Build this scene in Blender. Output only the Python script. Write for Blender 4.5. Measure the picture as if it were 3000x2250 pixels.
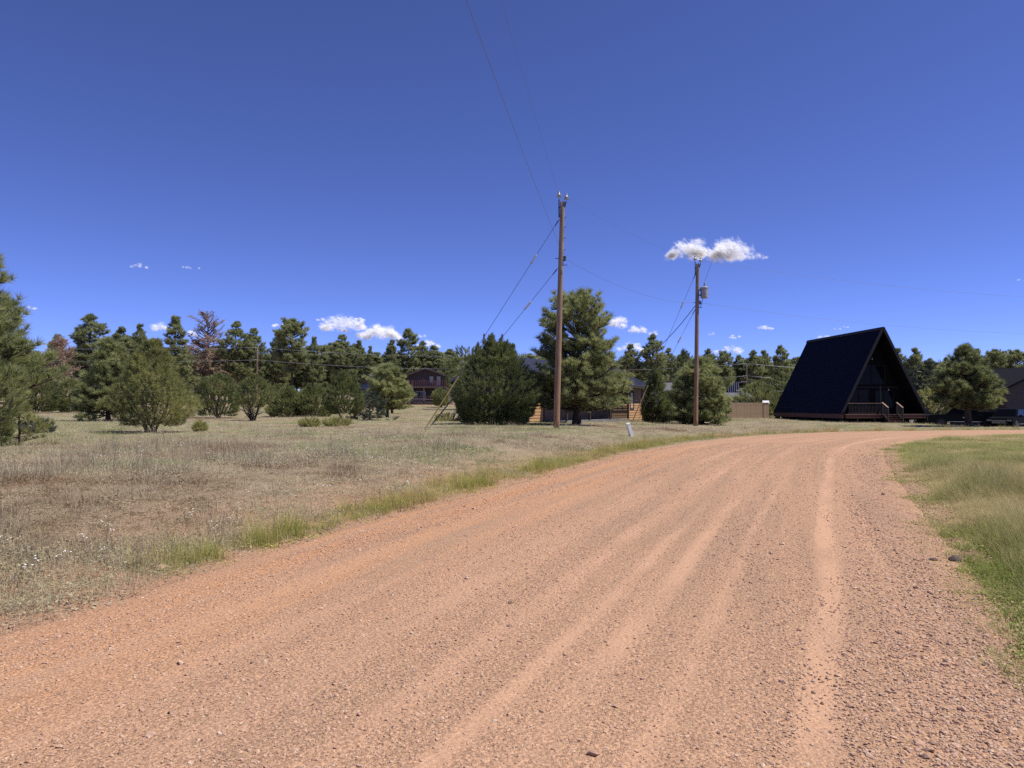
import bpy, bmesh, math, random
import numpy as np
from mathutils import Vector, Matrix

# ------------------------------------------------------------------ scene
sc = bpy.context.scene
for o in list(bpy.data.objects):
    bpy.data.objects.remove(o, do_unlink=True)
COL = sc.collection
random.seed(5)
RNG = np.random.default_rng(7)
PI = math.pi
rad = math.radians

# ------------------------------------------------------------------ camera
CAM_H = 1.6
F_PX = 725.0
PITCH = math.atan(21.0 / F_PX)
cam_d = bpy.data.cameras.new('camera')
cam = bpy.data.objects.new('camera', cam_d)
COL.objects.link(cam)
cam.location = (0, 0, CAM_H)
cam.rotation_euler = (PI / 2 + PITCH, 0, 0)
cam_d.sensor_width = 36.0
cam_d.lens = F_PX / 1024.0 * 36.0
cam_d.clip_start = 0.05
cam_d.clip_end = 20000
sc.camera = cam

# ------------------------------------------------------------------ light
SUN_AZ, SUN_EL = rad(97), rad(60)
world = bpy.data.worlds.new('World')
sc.world = world
world.use_nodes = True
wn, wl = world.node_tree.nodes, world.node_tree.links
wn.clear()
sky = wn.new('ShaderNodeTexSky')
sky.sky_type = 'NISHITA'
sky.sun_disc = False
sky.sun_elevation = SUN_EL
sky.sun_rotation = SUN_AZ
sky.altitude = 2000
sky.air_density = 0.5
sky.dust_density = 0.0
sky.ozone_density = 6.0
bgn = wn.new('ShaderNodeBackground')
bgn.inputs['Strength'].default_value = 0.15
wbal = wn.new('ShaderNodeMix')      # the camera's cool white balance
wbal.data_type = 'RGBA'
wbal.blend_type = 'MULTIPLY'
wbal.inputs[0].default_value = 1.0
wbal.inputs[7].default_value = (.785, .705, 1.0, 1)
wout = wn.new('ShaderNodeOutputWorld')
wl.new(sky.outputs[0], wbal.inputs[6])
wl.new(wbal.outputs[2], bgn.inputs['Color'])
wl.new(bgn.outputs[0], wout.inputs['Surface'])

sun_d = bpy.data.lights.new('sun', 'SUN')
sun_d.energy = 4.3
sun_d.angle = rad(0.53)
sun_d.color = (1.0, 0.945, 0.865)
sun = bpy.data.objects.new('sun', sun_d)
COL.objects.link(sun)
sdir = Vector((math.sin(SUN_AZ) * math.cos(SUN_EL), math.cos(SUN_AZ) * math.cos(SUN_EL), math.sin(SUN_EL)))
sun.rotation_euler = sdir.to_track_quat('Z', 'Y').to_euler()
sun.location = (60, 0, 60)

sc.view_settings.view_transform = 'Standard'
sc.view_settings.look = 'None'
sc.view_settings.exposure = 0.42
sc.view_settings.gamma = 1.0
sc.view_settings.use_curve_mapping = False
sc.cycles.max_bounces = 6
sc.cycles.diffuse_bounces = 3
sc.cycles.transparent_max_bounces = 48
sc.cycles.use_denoising = False

# ------------------------------------------------------------------ helpers
SRC = 1024.0 / 3000.0


def pt(sx, sy, d):
    """photograph position (3000 px wide) at distance d ahead -> world point"""
    u = (sx * SRC - 512.0) / F_PX
    v = (384.0 - sy * SRC) / F_PX
    dy = math.cos(PITCH) - v * math.sin(PITCH)
    dz = math.sin(PITCH) + v * math.cos(PITCH)
    k = d / dy
    return Vector((u * k, d, CAM_H + dz * k))


def px(sx, d):
    return pt(sx, 1186, d).x


def sst(a, b, x):
    t = np.clip((np.asarray(x, float) - a) / (b - a), 0, 1)
    return t * t * (3 - 2 * t)


_lat = np.random.default_rng(99).random((256, 256))


def vnoise(x, y):
    x = np.asarray(x, float); y = np.asarray(y, float)
    xi = np.floor(x).astype(int); yi = np.floor(y).astype(int)
    fx = x - xi; fy = y - yi
    fx = fx * fx * (3 - 2 * fx); fy = fy * fy * (3 - 2 * fy)
    a = _lat[xi % 256, yi % 256]; b = _lat[(xi + 1) % 256, yi % 256]
    c = _lat[xi % 256, (yi + 1) % 256]; d = _lat[(xi + 1) % 256, (yi + 1) % 256]
    return (a * (1 - fx) + b * fx) * (1 - fy) + (c * (1 - fx) + d * fx) * fy


def fbm(x, y, n=4):
    s = 0; a = 1; t = 0
    for i in range(n):
        s = s + a * vnoise(np.asarray(x) * 2 ** i + 17.3 * i, np.asarray(y) * 2 ** i + 5.1 * i)
        t += a; a *= 0.5
    return s / t


# ---- the gravel road's two edges, in metres
EL = np.array([(-11.0, -12), (-8.2, -6), (-6.1, -.6), (-4.6, 3), (-3.5, 5.4), (-2.2, 9.3), (-.6, 13.2), (1.6, 18.6), (4.3, 25), (8.2, 32), (13.5, 38.6), (20.5, 43.6), (31, 46.6), (46, 48.2), (75, 50), (120, 52)], float)
ER = np.array([(-3.0, -12), (-.9, -6), (1.0, -.6), (2.5, 3), (4.0, 6.0), (6.3, 11.2), (8.5, 16.0), (10.9, 21.2), (13.5, 26.2), (16.6, 31), (20.7, 35.4), (25.8, 38.6), (33, 40.6), (47, 42), (75, 43.5), (120, 45.5)], float)


def crom(P, t):
    t = np.asarray(t, float)
    i = np.clip(np.floor(t).astype(int), 0, len(P) - 2)
    f = (t - i)[:, None]
    g = lambda k: P[np.clip(i + k, 0, len(P) - 1)]
    p0, p1, p2, p3 = g(-1), g(0), g(1), g(2)
    return .5 * (2 * p1 + (p2 - p0) * f + (2 * p0 - 5 * p1 + 4 * p2 - p3) * f * f + (3 * p1 - p0 - 3 * p2 + p3) * f ** 3)


_T = np.linspace(0, len(EL) - 1, 900)
_RL, _RR = crom(EL, _T), crom(ER, _T)
_RC = (_RL + _RR) / 2
_ARC = np.concatenate([[0], np.cumsum(np.linalg.norm(np.diff(_RC, axis=0), axis=1))])
_RW = np.linalg.norm(_RR - _RL, axis=1)


def _signed(p, line):
    """signed distance to a polyline, positive on its right-hand side, and nearest index"""
    d2 = (p[:, None, 0] - line[None, :, 0]) ** 2 + (p[:, None, 1] - line[None, :, 1]) ** 2
    i = np.argmin(d2, axis=1)
    t = line[np.clip(i + 1, 0, len(line) - 1)] - line[np.clip(i - 1, 0, len(line) - 1)]
    t /= np.linalg.norm(t, axis=1)[:, None]
    q = p - line[i]
    return q[:, 0] * t[:, 1] - q[:, 1] * t[:, 0], i


def road_su(x, y):
    """-> u across the road (0 left edge, 1 right edge), width, arc length"""
    x = np.atleast_1d(np.asarray(x, float)).ravel(); y = np.atleast_1d(np.asarray(y, float)).ravel()
    u = np.empty_like(x); w = np.empty_like(x); s = np.empty_like(x)
    for k in range(0, len(x), 20000):
        p = np.stack([x[k:k + 20000], y[k:k + 20000]], 1)
        dl, i = _signed(p, _RL)
        dr, j = _signed(p, _RR)
        ww = np.maximum(dl - dr, 3.0)
        u[k:k + 20000] = np.where(dr > 0, 1 + dr / ww, np.where(dl < 0, dl / ww, dl / ww))
        w[k:k + 20000] = ww
        s[k:k + 20000] = _ARC[(i + j) // 2]
    return u, w, s


def terrain(x, y, sink=False):
    x = np.atleast_1d(np.asarray(x, float)).ravel(); y = np.atleast_1d(np.asarray(y, float)).ravel()
    u, w, s = road_su(x, y)
    dl = -u * w
    dr = (u - 1) * w
    z = .5 * (1 - sst(-2, 22, x)) * sst(.0, 4.5, dl)
    z += .05 * sst(0, 2.5, dr)
    z += 1.15 * sst(50, 130, y) * (1 - sst(15, 40, x)) + .35 * sst(75, 150, y) * sst(15, 40, x)
    z += -.5 * sst(33, 40, x) * sst(48, 60, y)
    z += 5.0 * sst(150, 260, y)
    out = sst(.2, 1.8, np.maximum(dl, dr))
    z += out * ((fbm(x * .35, y * .35, 3) - .5) * .16 * sst(0, 30, y) * (1 - sst(55, 90, y)) + (fbm(x * 1.7 + 3, y * 1.7, 2) - .5) * .05 * (1 - sst(15, 40, y)))
    if sink:
        z -= .10 * (1 - sst(-.35, .12, np.maximum(dl, dr)))
    return z


def H(x, y):
    return float(terrain([x], [y])[0])


def road_z(u, s):
    """road surface height over the terrain line, with ruts"""
    z = .045 * (1 - (2 * u - 1) ** 2)
    return z


# ------------------------------------------------------------------ materials
MATS = {}


def new_mat(name):
    m = bpy.data.materials.new(name)
    m.use_nodes = True
    nt = m.node_tree
    nt.nodes.clear()
    out = nt.nodes.new('ShaderNodeOutputMaterial')
    MATS[name] = m
    return m, nt, out


def N(nt, typ, **kw):
    n = nt.nodes.new(typ)
    for k, v in kw.items():
        if k in n.inputs.keys():
            n.inputs[k].default_value = v
        else:
            setattr(n, k, v)
    return n


def ramp(nt, stops, interp='LINEAR'):
    r = nt.nodes.new('ShaderNodeValToRGB')
    r.color_ramp.interpolation = interp
    el = r.color_ramp.elements
    while len(el) > 1:
        el.remove(el[-1])
    el[0].position = stops[0][0]; el[0].color = (*stops[0][1], 1)
    for p, c in stops[1:]:
        e = el.new(p); e.color = (*c, 1)
    return r


def simple(name, col, rough=.7, metal=0.0, var=.25, scale=6.0, bump=0.0, spec=.5, stretch=None, col2=None):
    """principled with object-space noise variation"""
    m, nt, out = new_mat(name)
    b = N(nt, 'ShaderNodeBsdfPrincipled')
    b.inputs['Roughness'].default_value = rough
    b.inputs['Metallic'].default_value = metal
    b.inputs['Specular IOR Level'].default_value = spec
    tc = N(nt, 'ShaderNodeTexCoord')
    mp = N(nt, 'ShaderNodeMapping')
    if stretch:
        mp.inputs['Scale'].default_value = stretch
    nt.links.new(tc.outputs['Object'], mp.inputs[0])
    no = N(nt, 'ShaderNodeTexNoise', Scale=scale, Detail=6.0, Roughness=.65)
    nt.links.new(mp.outputs[0], no.inputs['Vector'])
    c2 = col2 or tuple(c * (1 - var) for c in col)
    c1 = col if col2 else tuple(min(1, c * (1 + var)) for c in col)
    r = ramp(nt, [(.3, c2), (.7, c1)])
    nt.links.new(no.outputs['Fac'], r.inputs[0])
    nt.links.new(r.outputs[0], b.inputs['Base Color'])
    if bump:
        bp = N(nt, 'ShaderNodeBump', Strength=bump, Distance=.02)
        nt.links.new(no.outputs['Fac'], bp.inputs['Height'])
        nt.links.new(bp.outputs[0], b.inputs['Normal'])
    nt.links.new(b.outputs[0], out.inputs[0])
    return m


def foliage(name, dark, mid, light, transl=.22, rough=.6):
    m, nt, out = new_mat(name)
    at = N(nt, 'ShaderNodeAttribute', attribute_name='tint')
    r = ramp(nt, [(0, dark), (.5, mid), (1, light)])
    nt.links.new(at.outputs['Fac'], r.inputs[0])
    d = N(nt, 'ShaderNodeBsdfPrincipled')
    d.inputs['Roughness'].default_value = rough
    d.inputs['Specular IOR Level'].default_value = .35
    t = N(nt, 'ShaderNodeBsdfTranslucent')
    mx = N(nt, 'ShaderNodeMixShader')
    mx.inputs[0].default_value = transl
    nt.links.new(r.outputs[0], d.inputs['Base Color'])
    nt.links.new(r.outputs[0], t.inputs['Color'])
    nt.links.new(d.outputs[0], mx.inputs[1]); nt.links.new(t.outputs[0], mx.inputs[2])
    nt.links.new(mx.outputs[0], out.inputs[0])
    return m


def grass_mat(name, stops, transl=.25):
    """colour by the tuft's own 'tint' value, a little by blade"""
    m, nt, out = new_mat(name)
    at = N(nt, 'ShaderNodeAttribute', attribute_name='tint', attribute_type='INSTANCER')
    bl = N(nt, 'ShaderNodeAttribute', attribute_name='blade')
    ad = N(nt, 'ShaderNodeMath', operation='MULTIPLY_ADD')
    ad.inputs[1].default_value = .36
    nt.links.new(bl.outputs['Fac'], ad.inputs[0])
    sb = N(nt, 'ShaderNodeMath', operation='SUBTRACT'); sb.inputs[1].default_value = .18
    nt.links.new(at.outputs['Fac'], sb.inputs[0])
    nt.links.new(sb.outputs[0], ad.inputs[2])
    r = ramp(nt, stops)
    nt.links.new(ad.outputs[0], r.inputs[0])
    d = N(nt, 'ShaderNodeBsdfDiffuse')
    t = N(nt, 'ShaderNodeBsdfTranslucent')
    mx = N(nt, 'ShaderNodeMixShader'); mx.inputs[0].default_value = transl
    nt.links.new(r.outputs[0], d.inputs['Color']); nt.links.new(r.outputs[0], t.inputs['Color'])
    nt.links.new(d.outputs[0], mx.inputs[1]); nt.links.new(t.outputs[0], mx.inputs[2])
    nt.links.new(mx.outputs[0], out.inputs[0])
    return m


# ------------------------------------------------------------------ mesh building
def tag(o, label=None, cat=None, group=None, kind=None):
    if label: o['label'] = label
    if cat: o['category'] = cat
    if group: o['group'] = group
    if kind: o['kind'] = kind
    return o


def empty(name, loc=(0, 0, 0), rz=0.0, label=None, cat=None, group=None):
    o = bpy.data.objects.new(name, None)
    o.empty_display_size = .3
    COL.objects.link(o)
    o.location = loc
    o.rotation_euler = (0, 0, rz)
    return tag(o, label, cat, group)


def link(name, me, mat, parent=None, loc=None, smooth=False):
    o = bpy.data.objects.new(name, me)
    COL.objects.link(o)
    if mat is not None and not me.materials:
        me.materials.append(MATS[mat] if isinstance(mat, str) else mat)
    if parent is not None:
        o.parent = parent
    if loc is not None:
        o.location = loc
    if smooth:
        me.polygons.foreach_set('use_smooth', np.ones(len(me.polygons), bool))
    return o


def tri_mesh(name, V, T, tint=None, attr='tint'):
    """V (n,3), T (m,3) -> mesh, fast"""
    me = bpy.data.meshes.new(name)
    V = np.ascontiguousarray(V, np.float32); T = np.ascontiguousarray(T, np.int32)
    me.vertices.add(len(V)); me.vertices.foreach_set('co', V.ravel())
    me.loops.add(T.size); me.loops.foreach_set('vertex_index', T.ravel())
    me.polygons.add(len(T))
    me.polygons.foreach_set('loop_start', np.arange(0, T.size, 3, dtype=np.int32))
    if tint is not None:
        a = me.attributes.new(attr, 'FLOAT', 'POINT')
        a.data.foreach_set('value', np.ascontiguousarray(tint, np.float32))
    me.update(calc_edges=True)
    return me


class MB:
    def __init__(self):
        self.v = []; self.f = []

    def add(self, vs, fs):
        b = len(self.v)
        self.v += [tuple(p) for p in vs]
        self.f += [tuple(b + i for i in f) for f in fs]
        return self

    def box(self, x0, x1, y0, y1, z0, z1):
        return self.add([(x0, y0, z0), (x1, y0, z0), (x1, y1, z0), (x0, y1, z0), (x0, y0, z1), (x1, y0, z1), (x1, y1, z1), (x0, y1, z1)],
                        [(0, 3, 2, 1), (4, 5, 6, 7), (0, 1, 5, 4), (1, 2, 6, 5), (2, 3, 7, 6), (3, 0, 4, 7)])

    def slab(self, quad, th):
        """a thick panel: polygon of points, extruded by th against its normal"""
        q = [Vector(p) for p in quad]
        n = (q[1] - q[0]).cross(q[2] - q[0]).normalized() * th
        k = len(q)
        vs = q + [p - n for p in q]
        fs = [tuple(range(k)), tuple(range(2 * k - 1, k - 1, -1))]
        for i in range(k):
            j = (i + 1) % k
            fs.append((j, i, k + i, k + j))
        return self.add(vs, fs)

    def beam(self, a, b, w, h):
        """square bar from a to b"""
        a, b = Vector(a), Vector(b)
        d = (b - a).normalized()
        up = Vector((0, 0, 1)) if abs(d.z) < .95 else Vector((0, 1, 0))
        s = d.cross(up).normalized() * w / 2
        t = s.cross(d).normalized() * h / 2
        vs = [a - s - t, a + s - t, a + s + t, a - s + t, b - s - t, b + s - t, b + s + t, b - s + t]
        return self.add(vs, [(0, 1, 2, 3), (7, 6, 5, 4), (1, 0, 4, 5), (2, 1, 5, 6), (3, 2, 6, 7), (0, 3, 7, 4)])

    def tube(self, pts, rads, n=6, cap=True):
        pts = [Vector(p) for p in pts]
        if not hasattr(rads, '__len__'):
            rads = [rads] * len(pts)
        b = len(self.v)
        ref = None
        for i, p in enumerate(pts):
            d = (pts[min(i + 1, len(pts) - 1)] - pts[max(i - 1, 0)]).normalized()
            if ref is None:
                ref = Vector((1, 0, 0)) if abs(d.x) < .9 else Vector((0, 1, 0))
            s = (ref - d * ref.dot(d)).normalized()
            ref = s
            t = d.cross(s)
            for k in range(n):
                a = 2 * PI * k / n
                self.v.append(tuple(p + (s * math.cos(a) + t * math.sin(a)) * rads[i]))
        for i in range(len(pts) - 1):
            for k in range(n):
                k2 = (k + 1) % n
                self.f.append((b + i * n + k, b + i * n + k2, b + (i + 1) * n + k2, b + (i + 1) * n + k))
        if cap:
            self.f.append(tuple(b + k for k in range(n - 1, -1, -1)))
            e = b + (len(pts) - 1) * n
            self.f.append(tuple(e + k for k in range(n)))
        return self

    def lathe(self, prof, n=16, c=(0, 0, 0)):
        b = len(self.v)
        for r, z in prof:
            for k in range(n):
                a = 2 * PI * k / n
                self.v.append((c[0] + r * math.cos(a), c[1] + r * math.sin(a), c[2] + z))
        for i in range(len(prof) - 1):
            for k in range(n):
                k2 = (k + 1) % n
                self.f.append((b + i * n + k, b + i * n + k2, b + (i + 1) * n + k2, b + (i + 1) * n + k))
        self.f.append(tuple(b + k for k in range(n - 1, -1, -1)))
        e = b + (len(prof) - 1) * n
        self.f.append(tuple(e + k for k in range(n)))
        return self

    def mesh(self, name):
        me = bpy.data.meshes.new(name)
        me.from_pydata(self.v, [], self.f)
        me.update()
        return me

    def build(self, name, mat, parent=None, loc=None, smooth=False, bevel=0):
        me = self.mesh(name)
        if bevel:
            bm = bmesh.new(); bm.from_mesh(me)
            bmesh.ops.recalc_face_normals(bm, faces=bm.faces)
            bmesh.ops.bevel(bm, geom=[e for e in bm.edges if len(e.link_faces) == 2 and e.calc_face_angle(0) > .5], offset=bevel, segments=2, affect='EDGES', clamp_overlap=True)
            bm.to_mesh(me); bm.free()
        return link(name, me, mat, parent, loc, smooth)


def copy_tree(o, parent=None):
    c = o.copy()
    COL.objects.link(c)
    if parent is not None:
        c.parent = parent
        c.matrix_parent_inverse = o.matrix_parent_inverse
    for ch in list(o.children):
        copy_tree(ch, c)
    return c

# ------------------------------------------------------------------ ground and road
TRACKS = [(.17, .22, .25), (.29, .16, .3), (.40, .18, .35), (.50, .13, .45), (.575, .085, .5), (.635, .12, .65), (.70, .085, .55), (.815, .14, .85), (.885, .08, .3)]


def track_mask(u, w, s):
    wob = (vnoise(s * .12, u * 0 + 3.3) - .5) * .018
    m = np.zeros_like(u)
    for i, (c, hw, k) in enumerate(TRACKS):
        q = np.abs((u + wob - c + (vnoise(s * .09 + 9 * i, u * 0 + i) - .5) * .014) * w)
        fade = .15 + .85 * sst(.25, .7, vnoise(s * .22 + 31 * i, u * 0 + 7.7))
        if i == 7: fade = .7 + .3 * fade
        m = np.maximum(m, k * fade * (1 - sst(hw * .3, hw * 1.1, q)))
    return m * (.45 + .75 * sst(.3, .6, fbm(u * w * 4.0 + 3, s * 1.1, 3)))


def grid_faces(nu, ns):
    i = np.arange(nu - 1)[None, :] + np.arange(ns - 1)[:, None] * nu
    i = i.ravel()
    return np.stack([np.stack([i, i + 1, i + nu + 1], 1), np.stack([i, i + nu + 1, i + nu], 1)], 1).reshape(-1, 3)


def ground_material():
    m, nt, out = new_mat('ground_soil')
    b = N(nt, 'ShaderNodeBsdfPrincipled'); b.inputs['Roughness'].default_value = .95
    b.inputs['Specular IOR Level'].default_value = .1
    tc = N(nt, 'ShaderNodeTexCoord')
    big = N(nt, 'ShaderNodeTexNoise', Scale=.22, Detail=5.0, Roughness=.6)
    med = N(nt, 'ShaderNodeTexNoise', Scale=2.3, Detail=8.0, Roughness=.7)
    fin = N(nt, 'ShaderNodeTexNoise', Scale=28.0, Detail=6.0, Roughness=.75)
    for n in (big, med, fin):
        nt.links.new(tc.outputs['Object'], n.inputs['Vector'])
    r1 = ramp(nt, [(.25, (.185, .142, .09)), (.45, (.28, .222, .145)), (.62, (.37, .305, .205)), (.8, (.26, .235, .14))])
    nt.links.new(med.outputs['Fac'], r1.inputs[0])
    r2 = ramp(nt, [(.35, (.21, .19, .125)), (.6, (.30, .235, .17))])
    nt.links.new(big.outputs['Fac'], r2.inputs[0])
    mx = N(nt, 'ShaderNodeMix', data_type='RGBA'); mx.inputs[0].default_value = .45
    nt.links.new(r1.outputs[0], mx.inputs[6]); nt.links.new(r2.outputs[0], mx.inputs[7])
    red = N(nt, 'ShaderNodeAttribute', attribute_name='red')
    rn = N(nt, 'ShaderNodeMath', operation='MULTIPLY_ADD'); rn.inputs[1].default_value = 2.2; rn.inputs[2].default_value = -1.0
    nt.links.new(med.outputs['Fac'], rn.inputs[0])
    ra = N(nt, 'ShaderNodeMath', operation='MULTIPLY_ADD', use_clamp=True); ra.inputs[1].default_value = 1.3
    nt.links.new(red.outputs['Fac'], ra.inputs[0]); nt.links.new(rn.outputs[0], ra.inputs[2])
    mulr = N(nt, 'ShaderNodeMath', operation='MULTIPLY', use_clamp=True)
    nt.links.new(ra.outputs[0], mulr.inputs[0]); nt.links.new(red.outputs['Fac'], mulr.inputs[1])
    m2 = N(nt, 'ShaderNodeMix', data_type='RGBA')
    m2.inputs[7].default_value = (.42, .25, .155, 1)
    nt.links.new(mulr.outputs[0], m2.inputs[0]); nt.links.new(mx.outputs[2], m2.inputs[6])
    tf = N(nt, 'ShaderNodeAttribute', attribute_name='turf_shade')
    mt = N(nt, 'ShaderNodeMix', data_type='RGBA'); mt.inputs[7].default_value = (.15, .135, .07, 1)  # thatch colour, darkened to stand for shade under the dense grass
    nt.links.new(tf.outputs['Fac'], mt.inputs[0]); nt.links.new(m2.outputs[2], mt.inputs[6])
    m2 = mt
    rf = ramp(nt, [(.3, (.45, .45, .45)), (.5, (1, 1, 1)), (.72, (1.45, 1.4, 1.3))])
    nt.links.new(fin.outputs['Fac'], rf.inputs[0])
    m3 = N(nt, 'ShaderNodeMix', data_type='RGBA', blend_type='MULTIPLY'); m3.inputs[0].default_value = .8
    nt.links.new(m2.outputs[2], m3.inputs[6]); nt.links.new(rf.outputs[0], m3.inputs[7])
    nt.links.new(m3.outputs[2], b.inputs['Base Color'])
    bp = N(nt, 'ShaderNodeBump', Strength=.8, Distance=.04)
    nt.links.new(fin.outputs['Fac'], bp.inputs['Height'])
    nt.links.new(bp.outputs[0], b.inputs['Normal'])
    nt.links.new(b.outputs[0], out.inputs[0])


def road_material():
    m, nt, out = new_mat('road_gravel')
    L = nt.links.new
    b = N(nt, 'ShaderNodeBsdfPrincipled'); b.inputs['Roughness'].default_value = .95
    b.inputs['Specular IOR Level'].default_value = .12
    tc = N(nt, 'ShaderNodeTexCoord')
    uv = N(nt, 'ShaderNodeUVMap', uv_map='lane')
    mp = N(nt, 'ShaderNodeMapping'); mp.inputs['Scale'].default_value = (2.4, .11, 1)
    L(uv.outputs[0], mp.inputs[0])
    streak = N(nt, 'ShaderNodeTexNoise', Scale=1.0, Detail=6.0, Roughness=.6)
    L(mp.outputs[0], streak.inputs['Vector'])
    big = N(nt, 'ShaderNodeTexNoise', Scale=.6, Detail=4.0)
    L(tc.outputs['Object'], big.inputs['Vector'])
    grit = N(nt, 'ShaderNodeTexNoise', Scale=55.0, Detail=9.0, Roughness=.75)
    L(tc.outputs['Object'], grit.inputs['Vector'])
    vor = N(nt, 'ShaderNodeTexVoronoi', Scale=42.0); L(tc.outputs['Object'], vor.inputs['Vector'])
    vo2 = N(nt, 'ShaderNodeTexVoronoi', Scale=95.0); L(tc.outputs['Object'], vo2.inputs['Vector'])
    trk = N(nt, 'ShaderNodeAttribute', attribute_name='track')
    side = N(nt, 'ShaderNodeAttribute', attribute_name='side')
    # loose gravel: pinkish brown to grey brown
    g = ramp(nt, [(.28, (.36, .235, .156)), (.5, (.445, .278, .178)), (.7, (.495, .306, .194))])
    L(streak.outputs['Fac'], g.inputs[0])
    # packed fine dirt
    p = ramp(nt, [(.35, (.475, .283, .175)), (.65, (.515, .314, .198))])
    L(big.outputs['Fac'], p.inputs[0])
    mx = N(nt, 'ShaderNodeMix', data_type='RGBA'); L(trk.outputs['Fac'], mx.inputs[0])
    L(g.outputs[0], mx.inputs[6]); L(p.outputs[0], mx.inputs[7])
    # the orange soil of the left shoulder
    mo = N(nt, 'ShaderNodeMix', data_type='RGBA')
    mo.inputs[7].default_value = (.50, .272, .148, 1)
    so = N(nt, 'ShaderNodeMath', operation='MULTIPLY', use_clamp=True)
    sr = ramp(nt, [(.36, (0, 0, 0)), (.62, (1, 1, 1))])
    L(streak.outputs['Fac'], sr.inputs[0])
    L(side.outputs['Fac'], so.inputs[0]); L(sr.outputs[0], so.inputs[1])
    L(so.outputs[0], mo.inputs[0]); L(mx.outputs[2], mo.inputs[6])
    # single small stones by cell colour
    cr = ramp(nt, [(0, (.55, .52, .5)), (.35, (.9, .88, .86)), (.7, (1.08, 1.05, 1.0)), (1, (1.45, 1.4, 1.32))])
    sp = N(nt, 'ShaderNodeSeparateColor'); L(vo2.outputs['Color'], sp.inputs[0])
    L(sp.outputs[0], cr.inputs[0])
    st = N(nt, 'ShaderNodeMath', operation='SUBTRACT'); st.inputs[0].default_value = .85
    L(trk.outputs['Fac'], st.inputs[1])
    sm = N(nt, 'ShaderNodeMath', operation='MAXIMUM'); sm.inputs[1].default_value = .3; L(st.outputs[0], sm.inputs[0])
    m3 = N(nt, 'ShaderNodeMix', data_type='RGBA', blend_type='MULTIPLY')
    L(sm.outputs[0], m3.inputs[0]); L(mo.outputs[2], m3.inputs[6]); L(cr.outputs[0], m3.inputs[7])
    gr = ramp(nt, [(.3, (.66, .64, .62)), (.5, (1, 1, 1)), (.7, (1.3, 1.28, 1.25))])
    L(grit.outputs['Fac'], gr.inputs[0])
    m4 = N(nt, 'ShaderNodeMix', data_type='RGBA', blend_type='MULTIPLY'); m4.inputs[0].default_value = .75
    L(m3.outputs[2], m4.inputs[6]); L(gr.outputs[0], m4.inputs[7])
    L(m4.outputs[2], b.inputs['Base Color'])
    # relief
    inv = N(nt, 'ShaderNodeMath', operation='MULTIPLY_ADD'); inv.inputs[1].default_value = -1.3; inv.inputs[2].default_value = 1
    L(vor.outputs['Distance'], inv.inputs[0])
    inv2 = N(nt, 'ShaderNodeMath', operation='MULTIPLY_ADD'); inv2.inputs[1].default_value = -.6
    L(vo2.outputs['Distance'], inv2.inputs[0]); L(inv.outputs[0], inv2.inputs[2])
    hg = N(nt, 'ShaderNodeMath', operation='ADD'); L(inv2.outputs[0], hg.inputs[0]); L(grit.outputs['Fac'], hg.inputs[1])
    sc_ = N(nt, 'ShaderNodeMath', operation='MULTIPLY_ADD'); sc_.inputs[1].default_value = -.5; sc_.inputs[2].default_value = .72
    L(trk.outputs['Fac'], sc_.inputs[0])
    su = N(nt, 'ShaderNodeSeparateXYZ'); L(uv.outputs[0], su.inputs[0])
    zz = N(nt, 'ShaderNodeMath', operation='PINGPONG'); zz.inputs[1].default_value = .045; L(su.outputs['X'], zz.inputs[0])
    yy = N(nt, 'ShaderNodeMath', operation='ADD'); L(su.outputs['Y'], yy.inputs[0]); L(zz.outputs[0], yy.inputs[1])
    ys = N(nt, 'ShaderNodeMath', operation='MULTIPLY'); ys.inputs[1].default_value = 110.0; L(yy.outputs[0], ys.inputs[0])
    sn = N(nt, 'ShaderNodeMath', operation='SINE'); L(ys.outputs[0], sn.inputs[0])
    tt = N(nt, 'ShaderNodeMath', operation='MULTIPLY'); L(sn.outputs[0], tt.inputs[0]); L(trk.outputs['Fac'], tt.inputs[1])
    hh_ = N(nt, 'ShaderNodeMath', operation='MULTIPLY_ADD'); hh_.inputs[1].default_value = .22; L(tt.outputs[0], hh_.inputs[0]); L(hg.outputs[0], hh_.inputs[2])
    hg = hh_
    bp = N(nt, 'ShaderNodeBump', Distance=.014)
    L(sc_.outputs[0], bp.inputs['Strength']); L(hg.outputs[0], bp.inputs['Height'])
    L(bp.outputs[0], b.inputs['Normal'])
    L(b.outputs[0], out.inputs[0])


ground_material()
road_material()


def spaced(lo, mid0, mid1, hi, fine, grow):
    """coordinates fine between mid0 and mid1, growing outside"""
    a = list(np.arange(mid0, mid1 + fine, fine))
    st = fine
    while a[-1] < hi:
        st *= grow; a.append(a[-1] + st)
    st = fine
    while a[0] > lo:
        st *= grow; a.insert(0, a[0] - st)
    return np.array(a)


gx = spaced(-3000, -9, 14, 3000, .26, 1.055)
gy = spaced(-400, 2.5, 24, 4000, .26, 1.045)
GX, GY = np.meshgrid(gx, gy)
gz = terrain(GX, GY, sink=True)
me = tri_mesh('ground', np.stack([GX.ravel(), GY.ravel(), gz], 1), grid_faces(len(gx), len(gy)))
_u, _w, _s = road_su(GX, GY)
_e = np.maximum(-_u * _w, (_u - 1) * _w)
_red = (1 - sst(.2, 4.0, -_u * _w)) * (1 - sst(18, 34, GY.ravel())) * .9
_red = np.maximum(_red * (_u < .5), (_u > .5) * .75 * (1 - sst(.3, 1.3, (_u - 1) * _w)))
me.attributes.new('red', 'FLOAT', 'POINT').data.foreach_set('value', _red.astype(np.float32))
me.attributes.new('turf_shade', 'FLOAT', 'POINT').data.foreach_set('value', (.9 * sst(.5, 1.5, (_u - 1) * _w) * (_u > .5) * (1 - sst(60, 90, GY.ravel()))).astype(np.float32))
go = link('ground', me, 'ground_soil', smooth=True)
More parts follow.
